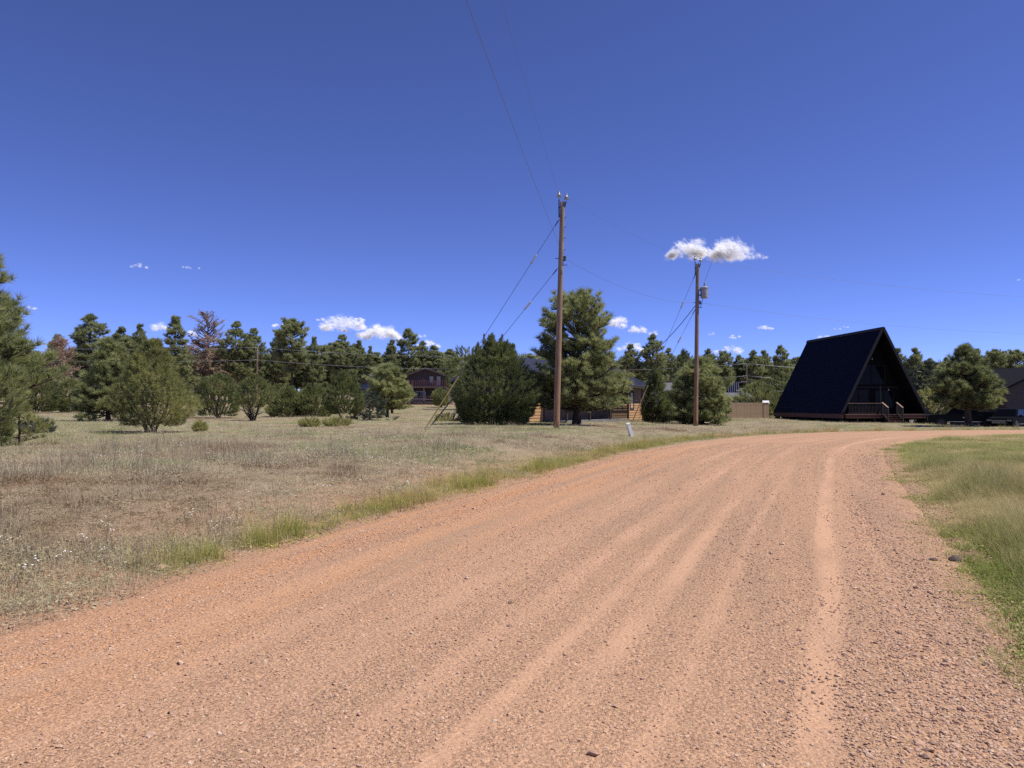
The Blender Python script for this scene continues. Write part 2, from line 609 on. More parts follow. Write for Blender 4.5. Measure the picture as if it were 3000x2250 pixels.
tag(go, 'dry tan field soil with patches of red dirt', kind='structure')

# road strip
us = np.linspace(-.045, 1.045, 170)
ts = []
t = .8
while t < len(EL) - 1.02:
    ts.append(t)
    p = crom((EL + ER) / 2, [t])[0]
    dist = max(3.0, math.hypot(p[0], p[1]))
    q = crom((EL + ER) / 2, [t + .01])[0]
    ts_step = max(.05, .012 * dist) / (np.linalg.norm(q - p) / .01)
    t += ts_step
ts = np.array(ts)
LL, RR = crom(EL, ts), crom(ER, ts)
arc = np.interp(ts, _T, _ARC)
wid = np.linalg.norm(RR - LL, axis=1)
U, S = np.meshgrid(us, arc)
W = np.repeat(wid[:, None], len(us), 1)
jit = (fbm(S * .55, U * 0 + 2.2, 3) - .5) * .06
UU = U + np.where(U < .5, 1, -1) * jit * sst(.25, .5, np.abs(U - .5))
RX = LL[:, None, 0] + UU * (RR - LL)[:, None, 0]
RY = LL[:, None, 1] + UU * (RR - LL)[:, None, 1]
_u2, _w2, _s2 = road_su(RX, RY)
U, W = _u2.reshape(U.shape), _w2.reshape(U.shape)
tm = track_mask(U.ravel(), W.ravel(), S.ravel()).reshape(U.shape)


def road_surface(u, w, s, x, y):
    z = terrain(x, y) * 0 + .042 * (1 - (2 * np.clip(u, 0, 1) - 1) ** 2)
    z += -.007 * track_mask(u, w, s)
    z += (fbm(u * w * 1.6, s * .10 + 4, 3) - .5) * .018
    z += (fbm(x * 1.1, y * 1.1, 3) - .5) * .02
    edge = np.minimum(u, 1 - u) * w
    z += -.16 * (1 - sst(-.25, .10, edge))
    return z


RZ = road_surface(U.ravel(), W.ravel(), S.ravel(), RX.ravel(), RY.ravel()) + (terrain(RX, RY) * sst(40, 60, RX.ravel()))
me = tri_mesh('road', np.stack([RX.ravel(), RY.ravel(), RZ], 1), grid_faces(len(us), len(ts)))
me.attributes.new('track', 'FLOAT', 'POINT').data.foreach_set('value', tm.ravel().astype(np.float32))
side = (1 - sst(.10, .42, U.ravel())) * (1 - sst(16, 34, RY.ravel()))
me.attributes.new('side', 'FLOAT', 'POINT').data.foreach_set('value', side.astype(np.float32))
uvl = me.uv_layers.new(name='lane')
li = np.empty(len(me.loops), np.int32); me.loops.foreach_get('vertex_index', li)
uvs = np.stack([(U * W).ravel()[li], S.ravel()[li]], 1).astype(np.float32)
uvl.data.foreach_set('uv', uvs.ravel())
ro = link('road', me, 'road_gravel', smooth=True)
tag(ro, 'pinkish gravel road with wheel tracks bending to the right', kind='structure')

# second dirt road, far across the field
simple('far_dirt', (.46, .25, .15), rough=.95, var=.15, scale=.8)
xs = np.linspace(-160, 34, 120)
b2 = []
for w_ in np.linspace(0, 6.5, 8):
    yy = 112 + w_ + .02 * xs + 1.5 * np.sin(xs * .03)
    b2.append(np.stack([xs, yy, terrain(xs, yy) + .03 + .03 * math.sin(PI * w_ / 6.5)], 1))
me = tri_mesh('dirt_road', np.concatenate(b2), grid_faces(120, 8)[:, ::-1])
tag(link('dirt_road', me, 'far_dirt', smooth=True), 'orange dirt road crossing behind the field', kind='structure')


# ------------------------------------------------------------------ scatter (uncountable stuff only)
def scatter(name, P, rot, scl, idx, tint, templates, label, cat=None):
    n = len(P)
    me = bpy.data.meshes.new(name)
    me.vertices.add(n); me.vertices.foreach_set('co', np.ascontiguousarray(P, np.float32).ravel())
    for nm, typ, arr in (('rot', 'FLOAT_VECTOR', rot), ('scl', 'FLOAT_VECTOR', scl)):
        me.attributes.new(nm, typ, 'POINT').data.foreach_set('vector', np.ascontiguousarray(arr, np.float32).ravel())
    me.attributes.new('pick', 'INT', 'POINT').data.foreach_set('value', np.ascontiguousarray(idx, np.int32))
    me.attributes.new('tint', 'FLOAT', 'POINT').data.foreach_set('value', np.ascontiguousarray(tint, np.float32))
    c = bpy.data.collections.new(name + '_kinds')
    for i, t in enumerate(templates):
        o = bpy.data.objects.new('%s_kind_%02d' % (name, i), t)
        c.objects.link(o)
    ob = bpy.data.objects.new(name, me)
    COL.objects.link(ob)
    g = bpy.data.node_groups.new(name, 'GeometryNodeTree')
    g.interface.new_socket('Geometry', in_out='INPUT', socket_type='NodeSocketGeometry')
    g.interface.new_socket('Geometry', in_out='OUTPUT', socket_type='NodeSocketGeometry')
    gi, g_o = g.nodes.new('NodeGroupInput'), g.nodes.new('NodeGroupOutput')
    ci = g.nodes.new('GeometryNodeCollectionInfo')
    ci.inputs['Collection'].default_value = c
    ci.inputs['Separate Children'].default_value = True
    ci.inputs['Reset Children'].default_value = True
    ip = g.nodes.new('GeometryNodeInstanceOnPoints')
    ip.inputs['Pick Instance'].default_value = True

    def na(nm, typ):
        q = g.nodes.new('GeometryNodeInputNamedAttribute'); q.data_type = typ
        q.inputs['Name'].default_value = nm
        return q.outputs['Attribute']
    er = g.nodes.new('FunctionNodeEulerToRotation')
    K = g.links.new
    K(gi.outputs[0], ip.inputs['Points']); K(ci.outputs[0], ip.inputs['Instance'])
    K(na('rot', 'FLOAT_VECTOR'), er.inputs[0]); K(er.outputs[0], ip.inputs['Rotation'])
    K(na('scl', 'FLOAT_VECTOR'), ip.inputs['Scale']); K(na('pick', 'INT'), ip.inputs['Instance Index'])
    K(ip.outputs[0], g_o.inputs[0])
    md = ob.modifiers.new('scatter', 'NODES'); md.node_group = g
    tag(ob, label, cat, kind='stuff')
    return ob


def blade_patch(n, r, h0, h1, w, lean, curl, seed, seg=2, heads=0):
    """a patch of grass blades"""
    g = np.random.default_rng(seed)
    V = []; T = []; B = []
    for i in range(n):
        a = g.uniform(0, 2 * PI); q = r * math.sqrt(g.random())
        x, y = q * math.cos(a), q * math.sin(a)
        h = g.uniform(h0, h1)
        az = a + g.normal(0, .9)
        le = abs(g.normal(0, lean)) + .05
        dx, dy = math.cos(az), math.sin(az)
        sx, sy = -dy, dx
        ww = w * g.uniform(.7, 1.3)
        base = len(V)
        bl = g.random()
        cx, cy, cz = x, y, 0.0
        ang = le * .4
        for k in range(seg + 1):
            f = k / seg
            hw = ww * (1 - f) * .5
            if k < seg:
                V += [(cx - sx * hw, cy - sy * hw, cz), (cx + sx * hw, cy + sy * hw, cz)]
                B += [bl, bl]
            else:
                V.append((cx, cy, cz)); B.append(bl)
            st = h / seg
            cx += dx * math.sin(ang) * st; cy += dy * math.sin(ang) * st; cz += math.cos(ang) * st
            ang += le * 1.1 + curl * g.random()
        for k in range(seg - 1):
            a0 = base + 2 * k
            T += [(a0, a0 + 1, a0 + 3), (a0, a0 + 3, a0 + 2)]
        a0 = base + 2 * (seg - 1)
        T.append((a0, a0 + 1, a0 + 2))
        if heads and g.random() < heads:
            tip = np.array(V[-1]); s_ = .012 * g.uniform(.7, 1.5)
            bb = len(V)
            V += [tuple(tip + (s_, 0, 0)), tuple(tip + (-s_, 0, 0)), tuple(tip + (0, s_, s_)), tuple(tip + (0, -s_, s_)), tuple(tip + (0, 0, 4 * s_))]
            B += [1.0] * 5
            T += [(bb, bb + 2, bb + 4), (bb + 2, bb + 1, bb + 4), (bb + 1, bb + 3, bb + 4), (bb + 3, bb, bb + 4)]
    return tri_mesh('patch', np.array(V), np.array(T), np.array(B), 'blade')


def leaf_patch(n, r, h, size, seed):
    """low leafy ground cover"""
    g = np.random.default_rng(seed)
    a = g.uniform(0, 2 * PI, n); q = r * np.sqrt(g.random(n))
    c = np.stack([q * np.cos(a), q * np.sin(a), h * g.random(n) * (1 - (q / r) ** 2 * .7)], 1)
    d = g.normal(size=(n, 3)); d[:, 2] = np.abs(d[:, 2]) * .7 + .15; d /= np.linalg.norm(d, axis=1)[:, None]
    s = np.cross(d, g.normal(size=(n, 3))); s /= np.linalg.norm(s, axis=1)[:, None]
    L_ = size * g.uniform(.6, 1.4, n)[:, None]
    V = np.stack([c, c + d * L_ * .5 + s * L_ * .28, c + d * L_, c + d * L_ * .5 - s * L_ * .28], 1).reshape(-1, 3)
    i = np.arange(n)[:, None] * 4
    T = np.concatenate([i + [0, 1, 2], i + [0, 2, 3]])
    return tri_mesh('patch', V, T, np.repeat(g.random(n), 4), 'blade')


def twig_patch(n, r, h, w, seed):
    """dead twiggy litter"""
    g = np.random.default_rng(seed)
    a = g.uniform(0, 2 * PI, n); q = r * np.sqrt(g.random(n))
    c = np.stack([q * np.cos(a), q * np.sin(a), h * .5 * g.random(n)], 1)
    d = g.normal(size=(n, 3)); d[:, 2] = np.abs(d[:, 2]) * .55; d /= np.linalg.norm(d, axis=1)[:, None]
    s = np.cross(d, g.normal(size=(n, 3))); s /= np.linalg.norm(s, axis=1)[:, None]
    L_ = h * g.uniform(.5, 1.5, n)[:, None]
    V = np.stack([c - s * w / 2, c + s * w / 2, c + d * L_], 1).reshape(-1, 3)
    T = np.arange(n * 3).reshape(-1, 3)
    return tri_mesh('patch', V, T, np.repeat(g.random(n), 3), 'blade')


def rock_mesh(seed, flat=.6):
    g = np.random.default_rng(seed)
    bm = bmesh.new()
    bmesh.ops.create_icosphere(bm, subdivisions=1, radius=1)
    for v in bm.verts:
        v.co *= g.uniform(.65, 1.15)
        v.co.z *= flat
        v.co.x *= 1.25
    me = bpy.data.meshes.new('pebble'); bm.to_mesh(me); bm.free()
    return me


grass_mat('grass_dry', [(0, (.28, .18, .105)), (.22, (.38, .305, .20)), (.5, (.53, .46, .32)), (.72, (.43, .425, .245)), (1, (.29, .335, .135))])
grass_mat('grass_verge', [(0, (.60, .46, .22)), (.3, (.54, .46, .17)), (.6, (.41, .41, .12)), (1, (.27, .32, .075))])
grass_mat('grass_green', [(0, (.54, .43, .25)), (.25, (.44, .39, .18)), (.55, (.33, .34, .12)), (1, (.20, .28, .055))])


def pebble_material():
    m, nt, out = new_mat('pebble')
    at = N(nt, 'ShaderNodeAttribute', attribute_name='tint', attribute_type='INSTANCER')
    r = ramp(nt, [(0, (.10, .075, .065)), (.12, (.2, .135, .105)), (.3, (.36, .23, .16)), (.6, (.48, .31, .215)), (.85, (.54, .37, .26)), (1, (.58, .45, .34))])
    nt.links.new(at.outputs['Fac'], r.inputs[0])
    tc = N(nt, 'ShaderNodeTexCoord')
    no = N(nt, 'ShaderNodeTexNoise', Scale=1.6, Detail=4.0)
    nt.links.new(tc.outputs['Object'], no.inputs['Vector'])
    rr = ramp(nt, [(.3, (.7, .7, .7)), (.7, (1.2, 1.18, 1.15))]); nt.links.new(no.outputs['Fac'], rr.inputs[0])
    mx = N(nt, 'ShaderNodeMix', data_type='RGBA', blend_type='MULTIPLY'); mx.inputs[0].default_value = 1
    nt.links.new(r.outputs[0], mx.inputs[6]); nt.links.new(rr.outputs[0], mx.inputs[7])
    b = N(nt, 'ShaderNodeBsdfPrincipled'); b.inputs['Roughness'].default_value = .85; b.inputs['Specular IOR Level'].default_value = .25
    nt.links.new(mx.outputs[2], b.inputs['Base Color'])
    nt.links.new(b.outputs[0], out.inputs[0])


pebble_material()


def with_mat(meshes, mat):
    for q in meshes:
        q.materials.append(MATS[mat])
    return meshes


def fan_points(n, d0, d1, p, half=.80, g=RNG):
    """points spread over the ground in front, thinning with distance as d**-p per square metre"""
    # pdf in d ~ d**(1-p)
    k = 2 - p
    r = g.random(n)
    d = (d0 ** k + r * (d1 ** k - d0 ** k)) ** (1 / k) if abs(k) > 1e-6 else d0 * (d1 / d0) ** r
    x = (g.random(n) * 2 - 1) * half * d
    return x, d


# ---- gravel
n = 260000
x, y = fan_points(n, 2.8, 30, 1.7)
u, w, s = road_su(x, y)
edge = np.minimum(u, 1 - u) * w
tmk = track_mask(u, w, s)
dens = (.42 + .58 * sst(.8, .9, u) + .25 * (1 - sst(.02, .2, u))) * (1 - .88 * tmk)
strk = fbm(u * w * 1.8, s * .09 + 4, 3)
dens *= .5 + .9 * sst(.38, .66, strk)
keep = (edge > -.55) & (RNG.random(n) < dens * np.where(edge < 0, .5, 1))
x, y, u, w, s, edge = x[keep], y[keep], u[keep], w[keep], s[keep], edge[keep]
n = len(x)
size = .0040 * np.exp(RNG.normal(0, .42, n)) * (1 + .4 * sst(.75, .92, u)) + .00024 * y
big = RNG.random(n) < .006
size = np.where(big, size * RNG.uniform(1.6, 2.6, n), size)
z = np.where(edge > .05, road_surface(u, w, s, x, y), terrain(x, y)) + size * .18
rot = np.stack([RNG.normal(0, .3, n), RNG.normal(0, .3, n), RNG.uniform(0, 6.28, n)], 1)
scl = size[:, None] * RNG.uniform(.75, 1.3, (n, 3))
scatter('gravel', np.stack([x, y, z], 1), rot, scl, RNG.integers(0, 6, n), np.clip(RNG.normal(.59, .2, n), 0, 1), with_mat([rock_mesh(40 + i, RNG.uniform(.45, .8)) for i in range(6)], 'pebble'), 'loose pink and tan gravel strewn over the road')
N_GRAVEL = n

# ---- dry field grass (left of the road and beyond it)
dry_t = with_mat([blade_patch(46, .22, .03, .10, .0050, .8, .5, 1), blade_patch(30, .22, .04, .13, .0045, .6, .3, 2),
                  twig_patch(64, .24, .07, .0042, 3), twig_patch(80, .26, .05, .005, 4),
                  leaf_patch(46, .22, .035, .028, 5), blade_patch(12, .14, .10, .28, .0034, .3, .25, 6, seg=3), leaf_patch(40, .12, .07, .025, 8)], 'grass_dry')
x, y = fan_points(150000, 4.5, 112, 1.35)
u, w, s = road_su(x, y)
dl, dr = -u * w, (u - 1) * w
edge = np.maximum(dl, dr)
clump = fbm(x * .8 + 50, y * .8, 3)
p_keep = sst(-.1, 1.0, dl) * (.6 + .6 * sst(.35, .6, clump))
p_keep *= np.where((y > 47) & (x > 14), .9, 1)
keep = (dl > -.05) & (RNG.random(len(x)) < p_keep) & ~((y > 110.5) & (y < 121))
x, y, dl, clump = x[keep], y[keep], dl[keep], clump[keep]
n = len(x)
hue = fbm(x * .16 + 9, y * .16 + 3, 3)
hue2 = fbm(x * .6 + 9, y * .6 + 73, 2)
tint = np.clip(.54 + (hue - .5) * .9 + (hue2 - .5) * 1.0 + RNG.normal(0, .12, n) + .3 * sst(26, 40, y) * sst(.4, .6, hue), 0, 1)
tall = sst(.5, .62, fbm(x * .5 + 20, y * .5 + 11, 2))
idx = np.where(RNG.random(n) < .05 + .16 * tall, 5, RNG.choice([0, 1, 2, 3, 4, 6, 0, 1, 2], n))
k = (.75 + .55 * RNG.random(n)) * (1 + .008 * y)
scl = np.stack([k * (1 + .006 * y), k * (1 + .006 * y), k * (.6 + .5 * RNG.random(n)) * (.65 + .45 * tall)], 1)
rot = np.stack([RNG.normal(0, .08, n), RNG.normal(0, .08, n), RNG.uniform(0, 6.28, n)], 1)
tint = np.where(idx == 5, np.clip(.32 + RNG.normal(0, .12, n), 0, 1), tint)
scl[idx == 5, 2] *= 1.5
scl[:, 2] *= (1.0 - .55 * sst(12, 46, y)) * (.7 + .9 * sst(.4, .7, fbm(x * 1.1 + 7, y * 1.1 + 2, 2)))
scatter('dry_grass', np.stack([x, y, terrain(x, y) - .01], 1), rot, scl, idx, tint, dry_t, 'short dry grass and weeds covering the field')

# ---- yellow green verge along the left edge
ver_t = with_mat([blade_patch(30, .13, .14, .32, .0040, .26, .3, 11, seg=3), blade_patch(34, .16, .07, .20, .0045, .45, .4, 12), blade_patch(22, .12, .18, .36, .0034, .2, .25, 13, seg=3), leaf_patch(50, .16, .04, .03, 14)], 'grass_verge')
g2 = np.random.default_rng(21)
x, y = fan_points(150000, 4.2, 48, 1.25, g=g2)
u, w, s = road_su(x, y)
dl = -u * w
wv = .20 + .75 * fbm(s * .18, s * 0 + 1.5, 2) + .25 * sst(8, 20, y)
gap = sst(.36, .52, fbm(s * .5 + 3, s * 0 + 8.5, 2) + .30 * sst(8, 13, y))
keep = (dl > .02) & (dl < wv * 1.6) & (g2.random(len(x)) < (1 - sst(wv * .45, wv * 1.6, dl)) * sst(.0, .25, dl) * gap * .6)
x, y, dl, wv = x[keep], y[keep], dl[keep], wv[keep]
n = len(x)
tint = np.clip(.36 + (fbm(x * .5, y * .5, 2) - .5) * 1.3 + .25 * (1 - np.abs(dl / wv - .5) * 2) - .5 * (1 - sst(.0, .35, dl)) + g2.normal(0, .15, n) - .25 * sst(26, 38, y), 0, 1)
k = .65 + .5 * g2.random(n) * sst(0, .4, dl)
scl = np.stack([k * (1 + .012 * y)] * 2 + [k * (.55 + .5 * sst(0, .5, dl)) * (.55 + 1.0 * sst(.35, .7, fbm(x * 1.4, y * 1.4 + 9, 2)))], 1)
rot = np.stack([g2.normal(0, .1, n), g2.normal(0, .1, n), g2.uniform(0, 6.28, n)], 1)
scatter('verge_grass', np.stack([x, y, terrain(x, y) - .015], 1), rot, scl, np.where(dl < .2, 3, g2.integers(0, 3, n)), tint, ver_t, 'strip of yellowing green grass along the left road edge')
N_V = n

# ---- greener grass inside the bend, to the right
gr_t = with_mat([blade_patch(44, .17, .14, .34, .0042, .35, .3, 31, seg=3), blade_patch(46, .18, .06, .2, .0048, .55, .4, 32), blade_patch(22, .14, .24, .5, .0034, .25, .3, 33, seg=3), leaf_patch(70, .2, .03, .03, 34), leaf_patch(60, .16, .12, .035, 35)], 'grass_green')
g3 = np.random.default_rng(33)
x, y = fan_points(230000, 4.0, 46, 1.45, g=g3)
k_ = x > 0; x, y = x[k_], y[k_]
u, w, s = road_su(x, y)
dr = (u - 1) * w
keep = (dr > -.35) & (g3.random(len(x)) < sst(-.35, .8, dr + (fbm(x * 1.3, y * 1.3, 2) - .5) * 1.3) * (1 - .55 * (1 - sst(.2, .8, dr)) * sst(.3, .6, fbm(x * 2.3, y * 2.3 + 5, 2))))
x, y, dr = x[keep], y[keep], dr[keep]
n = len(x)
band = np.exp(-((dr - 1.1) / .8) ** 2) * sst(.3, .55, fbm(x * .7 + 31, y * .7, 2))
tint = np.clip(.44 + .38 * band + (fbm(x * .3 + 5, y * .3, 3) - .5) * 1.5 + g3.normal(0, .13, n) + .1 * (1 - sst(.2, .8, dr)), 0, 1)
low = 1 - sst(.15, .85, dr)
k = .6 + .5 * g3.random(n)
cl_ = sst(.36, .68, fbm(x * .9 + 3, y * .9 + 9, 3))
scl = np.stack([k * (1 + .012 * y)] * 2 + [k * (.82 - .5 * low + .28 * band) * (.7 + .85 * cl_)], 1)
idx = np.where(g3.random(n) < low * .95, g3.choice([1, 3, 3], n), g3.choice([0, 0, 1, 2, 4, 2], n))
tint = np.where((idx == 2) & (g3.random(n) < .7), np.clip(g3.normal(.15, .12, n), 0, 1), np.clip(tint + (cl_ - .5) * .35 - .12 * low + .12 * g3.normal(0, 1, n) * low, 0, 1))
scl[idx == 2, 2] *= 1.2
scl[:, 2] *= 1 - .62 * sst(10, 30, y)
rot = np.stack([g3.normal(0, .1, n), g3.normal(0, .1, n), g3.uniform(0, 6.28, n)], 1)
scatter('roadside_grass', np.stack([x, y, terrain(x, y) - .015], 1), rot, scl, idx, tint, gr_t, 'lush green grass and weeds inside the road bend')
# ---- small white wildflowers in the field
simple('petal_white', (.75, .74, .68), rough=.8, var=.1)
fl = []
for i in range(3):
    gg = np.random.default_rng(50 + i)
    m_ = MB()
    for k_ in range(3):
        a_ = gg.uniform(0, 6.28); r_ = gg.uniform(0, .05); h_ = gg.uniform(.03, .10)
        c_ = (r_ * math.cos(a_), r_ * math.sin(a_), h_)
        m_.lathe([(.001, -.003), (.008, 0), (.006, .004), (.001, .006)], 6, c_)
    fl.append(m_.mesh('flower'))
fl = with_mat(fl, 'petal_white')
g4 = np.random.default_rng(55)
x, y = fan_points(9000, 5, 60, 1.3, g=g4)
u, w, s = road_su(x, y)
keep = (-u * w > 1.0) & (g4.random(len(x)) < sst(.5, .72, fbm(x * .45 + 2, y * .45 + 40, 2)) * .22)
x, y = x[keep], y[keep]; n = len(x)
scatter('wildflowers', np.stack([x, y, terrain(x, y)], 1), np.stack([g4.normal(0, .1, n), g4.normal(0, .1, n), g4.uniform(0, 6.28, n)], 1), np.repeat((.8 + .6 * g4.random(n) + .02 * y)[:, None], 3, 1), g4.integers(0, 3, n), g4.random(n), fl, 'scattered small white wildflowers in the dry field')
print('scatter', N_GRAVEL, N_V, n)

# ------------------------------------------------------------------ trees
def bark_material(name, c_dark, c_light, sx=14):
    m, nt, out = new_mat(name)
    tc = N(nt, 'ShaderNodeTexCoord'); mp = N(nt, 'ShaderNodeMapping')
    mp.inputs['Scale'].default_value = (sx, sx, sx * .22)
    nt.links.new(tc.outputs['Object'], mp.inputs[0])
    no = N(nt, 'ShaderNodeTexNoise', Scale=1.0, Detail=7.0, Roughness=.7)
    nt.links.new(mp.outputs[0], no.inputs['Vector'])
    r = ramp(nt, [(.32, c_dark), (.68, c_light)])
    nt.links.new(no.outputs['Fac'], r.inputs[0])
    b = N(nt, 'ShaderNodeBsdfPrincipled'); b.inputs['Roughness'].default_value = .9; b.inputs['Specular IOR Level'].default_value = .15
    nt.links.new(r.outputs[0], b.inputs['Base Color'])
    bp = N(nt, 'ShaderNodeBump', Strength=.8, Distance=.02)
    nt.links.new(no.outputs['Fac'], bp.inputs['Height']); nt.links.new(bp.outputs[0], b.inputs['Normal'])
    nt.links.new(b.outputs[0], out.inputs[0])


bark_material('bark_pine', (.035, .025, .02), (.12, .085, .062))
bark_material('bark_juniper', (.04, .032, .027), (.13, .105, .085))
bark_material('bark_dead', (.14, .11, .095), (.34, .28, .24))
foliage('needles_pine', (.10, .122, .055), (.31, .34, .14), (.53, .54, .25), transl=.47)
foliage('needles_far', (.115, .138, .066), (.31, .34, .155), (.52, .54, .27), transl=.47)
foliage('needles_pinyon', (.11, .12, .048), (.32, .325, .115), (.55, .52, .20), transl=.45)
foliage('scales_juniper', (.07, .09, .038), (.21, .24, .088), (.40, .41, .155), transl=.42)
foliage('needles_bluish', (.03, .045, .032), (.085, .11, .075), (.16, .18, .12))
foliage('needles_dead', (.28, .19, .125), (.52, .36, .245), (.66, .50, .37), transl=.42)
foliage('leaves_pale', (.06, .085, .03), (.15, .18, .075), (.26, .28, .14), transl=.35)


def unit(a):
    return a / np.maximum(np.linalg.norm(a, axis=-1, keepdims=True), 1e-9)


def bursts(P, D, size, tint, k, width, spread, g, up=.0, along=0.0):
    """bursts of needles: k thin triangles from each point P about direction D"""
    n = len(P)
    P = np.asarray(P, float); D = unit(np.asarray(D, float))
    size = np.broadcast_to(np.asarray(size, float), (n,)); tint = np.broadcast_to(np.asarray(tint, float), (n,))
    R = g.normal(size=(n, k, 3)); R = unit(R)
    d = unit(D[:, None, :] + spread * R + np.array([0, 0, up]))
    ln = size[:, None] * g.uniform(.55, 1.1, (n, k))
    o = P[:, None, :] + D[:, None, :] * (along * size[:, None] * g.uniform(-1, .6, (n, k)))[..., None]
    s = unit(np.cross(d, g.normal(size=(n, k, 3)))) * width * g.uniform(.7, 1.3, (n, k, 1))
    V = np.stack([o - s, o + s, o + d * ln[..., None]], 2).reshape(-1, 3)
    t = np.clip(tint[:, None] + g.normal(0, .10, (n, k)), 0, 1)
    return V, np.repeat(t.ravel(), 3)


def fol_mesh(name, parts):
    V = np.concatenate([p[0] for p in parts]); t = np.concatenate([p[1] for p in parts])
    return tri_mesh(name, V, np.arange(len(V)).reshape(-1, 3), t)


def curve_pts(a, d, L, n, rise, wig, g):
    """a bending limb: start a, direction d, total length L, rise bends it up"""
    p = Vector(a); d = Vector(d).normalized(); out = [p.copy()]
    st = L / n
    for i in range(n):
        d = (d + Vector((g.normal(0, wig), g.normal(0, wig), g.normal(0, wig) + rise / n))).normalized()
        p = p + d * st
        out.append(p.copy())
    return out


def pine_meshes(h, r_trunk, base, prof, whorls, per, seed, tuft=.2, k=22, width=.008, blet=7, droop=.0, dens=1.0, spread=.85, lean=0.0, dead_low=0.0, gap=0.0, tint_mid=.45):
    """ponderosa-like pine: whorled limbs, side branchlets, needle bursts"""
    g = np.random.default_rng(seed)
    tr = MB()
    tp = [(0, 0, -.15)]; rr = [r_trunk * 1.25]
    lx = ly = 0
    for i in range(1, 9):
        lx += g.normal(0, .012) * h; ly += g.normal(0, .012) * h
        z = h * i / 8
        tp.append((lx * .5 + lean * z, ly * .5, z * .985)); rr.append(r_trunk * (1 - .93 * (i / 8) ** .9) + .008)
    tr.tube(tp, rr, 8)

    def axis(z):
        f = np.clip(z / h * 8, 0, 7.999); i = int(f); f -= i
        a, b = np.array(tp[i]), np.array(tp[i + 1])
        return a + (b - a) * f
    P = []; D = []; SZ = []; TI = []
    for wi in range(whorls):
        f = (wi + g.uniform(-.3, .3)) / (whorls - 1)
        f = min(max(f, 0), 1)
        z = h * (base + (1 - base) * f)
        if g.random() < gap:
            continue
        nb = max(3, int(round(per * (1 - .35 * f))))
        a0 = g.uniform(0, 6.28)
        for b in range(nb):
            a = a0 + 2 * PI * b / nb + g.normal(0, .28)
            L = prof(f) * g.uniform(.66, 1.12)
            if L < .05: continue
            el = -.22 + droop + .95 * f ** 1.4 + g.normal(0, .10)
            d = (math.cos(a) * math.cos(el), math.sin(a) * math.cos(el), math.sin(el))
            st = axis(min(h * .995, max(h * base, z + g.normal(0, .45) * h * (1 - base) / whorls)))
            c = curve_pts(st, d, L, 6, .65 - .2 * f, .06, g)
            rb = max(.012, r_trunk * .34 * (L / max(prof(.2), .1)) * (1 - .4 * f))
            tr.tube(c, [rb * (1 - .8 * i / 6) for i in range(7)], 5, cap=False)
            tone = np.clip(g.normal(tint_mid, .14), .05, .95)
            if g.random() < dead_low and f < .25:
                continue
            nl = max(3, int(blet * dens * (.45 + .55 * L / max(prof(.25), .1))))
            for j in range(nl):
                q = .28 + .72 * (j + g.random()) / nl
                ii = min(int(q * 6), 5); fr = q * 6 - ii
                o = c[ii].lerp(c[ii + 1], fr)
                dd = (c[ii + 1] - c[ii]).normalized()
                sd = dd.cross(Vector((0, 0, 1))).normalized() * (1 if j % 2 else -1)
                bd = (dd * .75 + sd * g.uniform(.35, 1.0) + Vector((0, 0, g.uniform(-.05, .55)))).normalized()
                bl = L * .30 * (1.15 - .6 * q) * g.uniform(.7, 1.25) + tuft * .5
                e = o + bd * bl
                tr.tube([o, o.lerp(e, .5) + Vector((0, 0, -.02 * bl)), e], [rb * .3, rb * .22, rb * .10], 3, cap=False)
                m = 3 if bl > tuft * 1.2 else 2
                for t_ in range(m):
                    v = o.lerp(e, .55 + .45 * (t_ + 1) / m)
                    P.append(v + Vector((g.normal(0, .06), g.normal(0, .06), g.normal(0, .05))) * tuft * 4 * .5); D.append((bd * .8 + Vector((0, 0, .55))).normalized())
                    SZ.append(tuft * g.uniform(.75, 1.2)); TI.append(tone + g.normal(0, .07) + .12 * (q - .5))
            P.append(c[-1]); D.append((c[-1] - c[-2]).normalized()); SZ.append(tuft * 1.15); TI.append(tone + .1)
    top = axis(h * .999)
    for i in range(4):
        P.append(Vector(top) + Vector((g.normal(0, .03), g.normal(0, .03), -.12 * i * tuft * 4))); D.append(Vector((g.normal(0, .25), g.normal(0, .25), 1))); SZ.append(tuft * 1.1); TI.append(.6)
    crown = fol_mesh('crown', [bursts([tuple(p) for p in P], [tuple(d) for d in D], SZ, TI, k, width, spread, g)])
    return tr.mesh('trunk'), crown


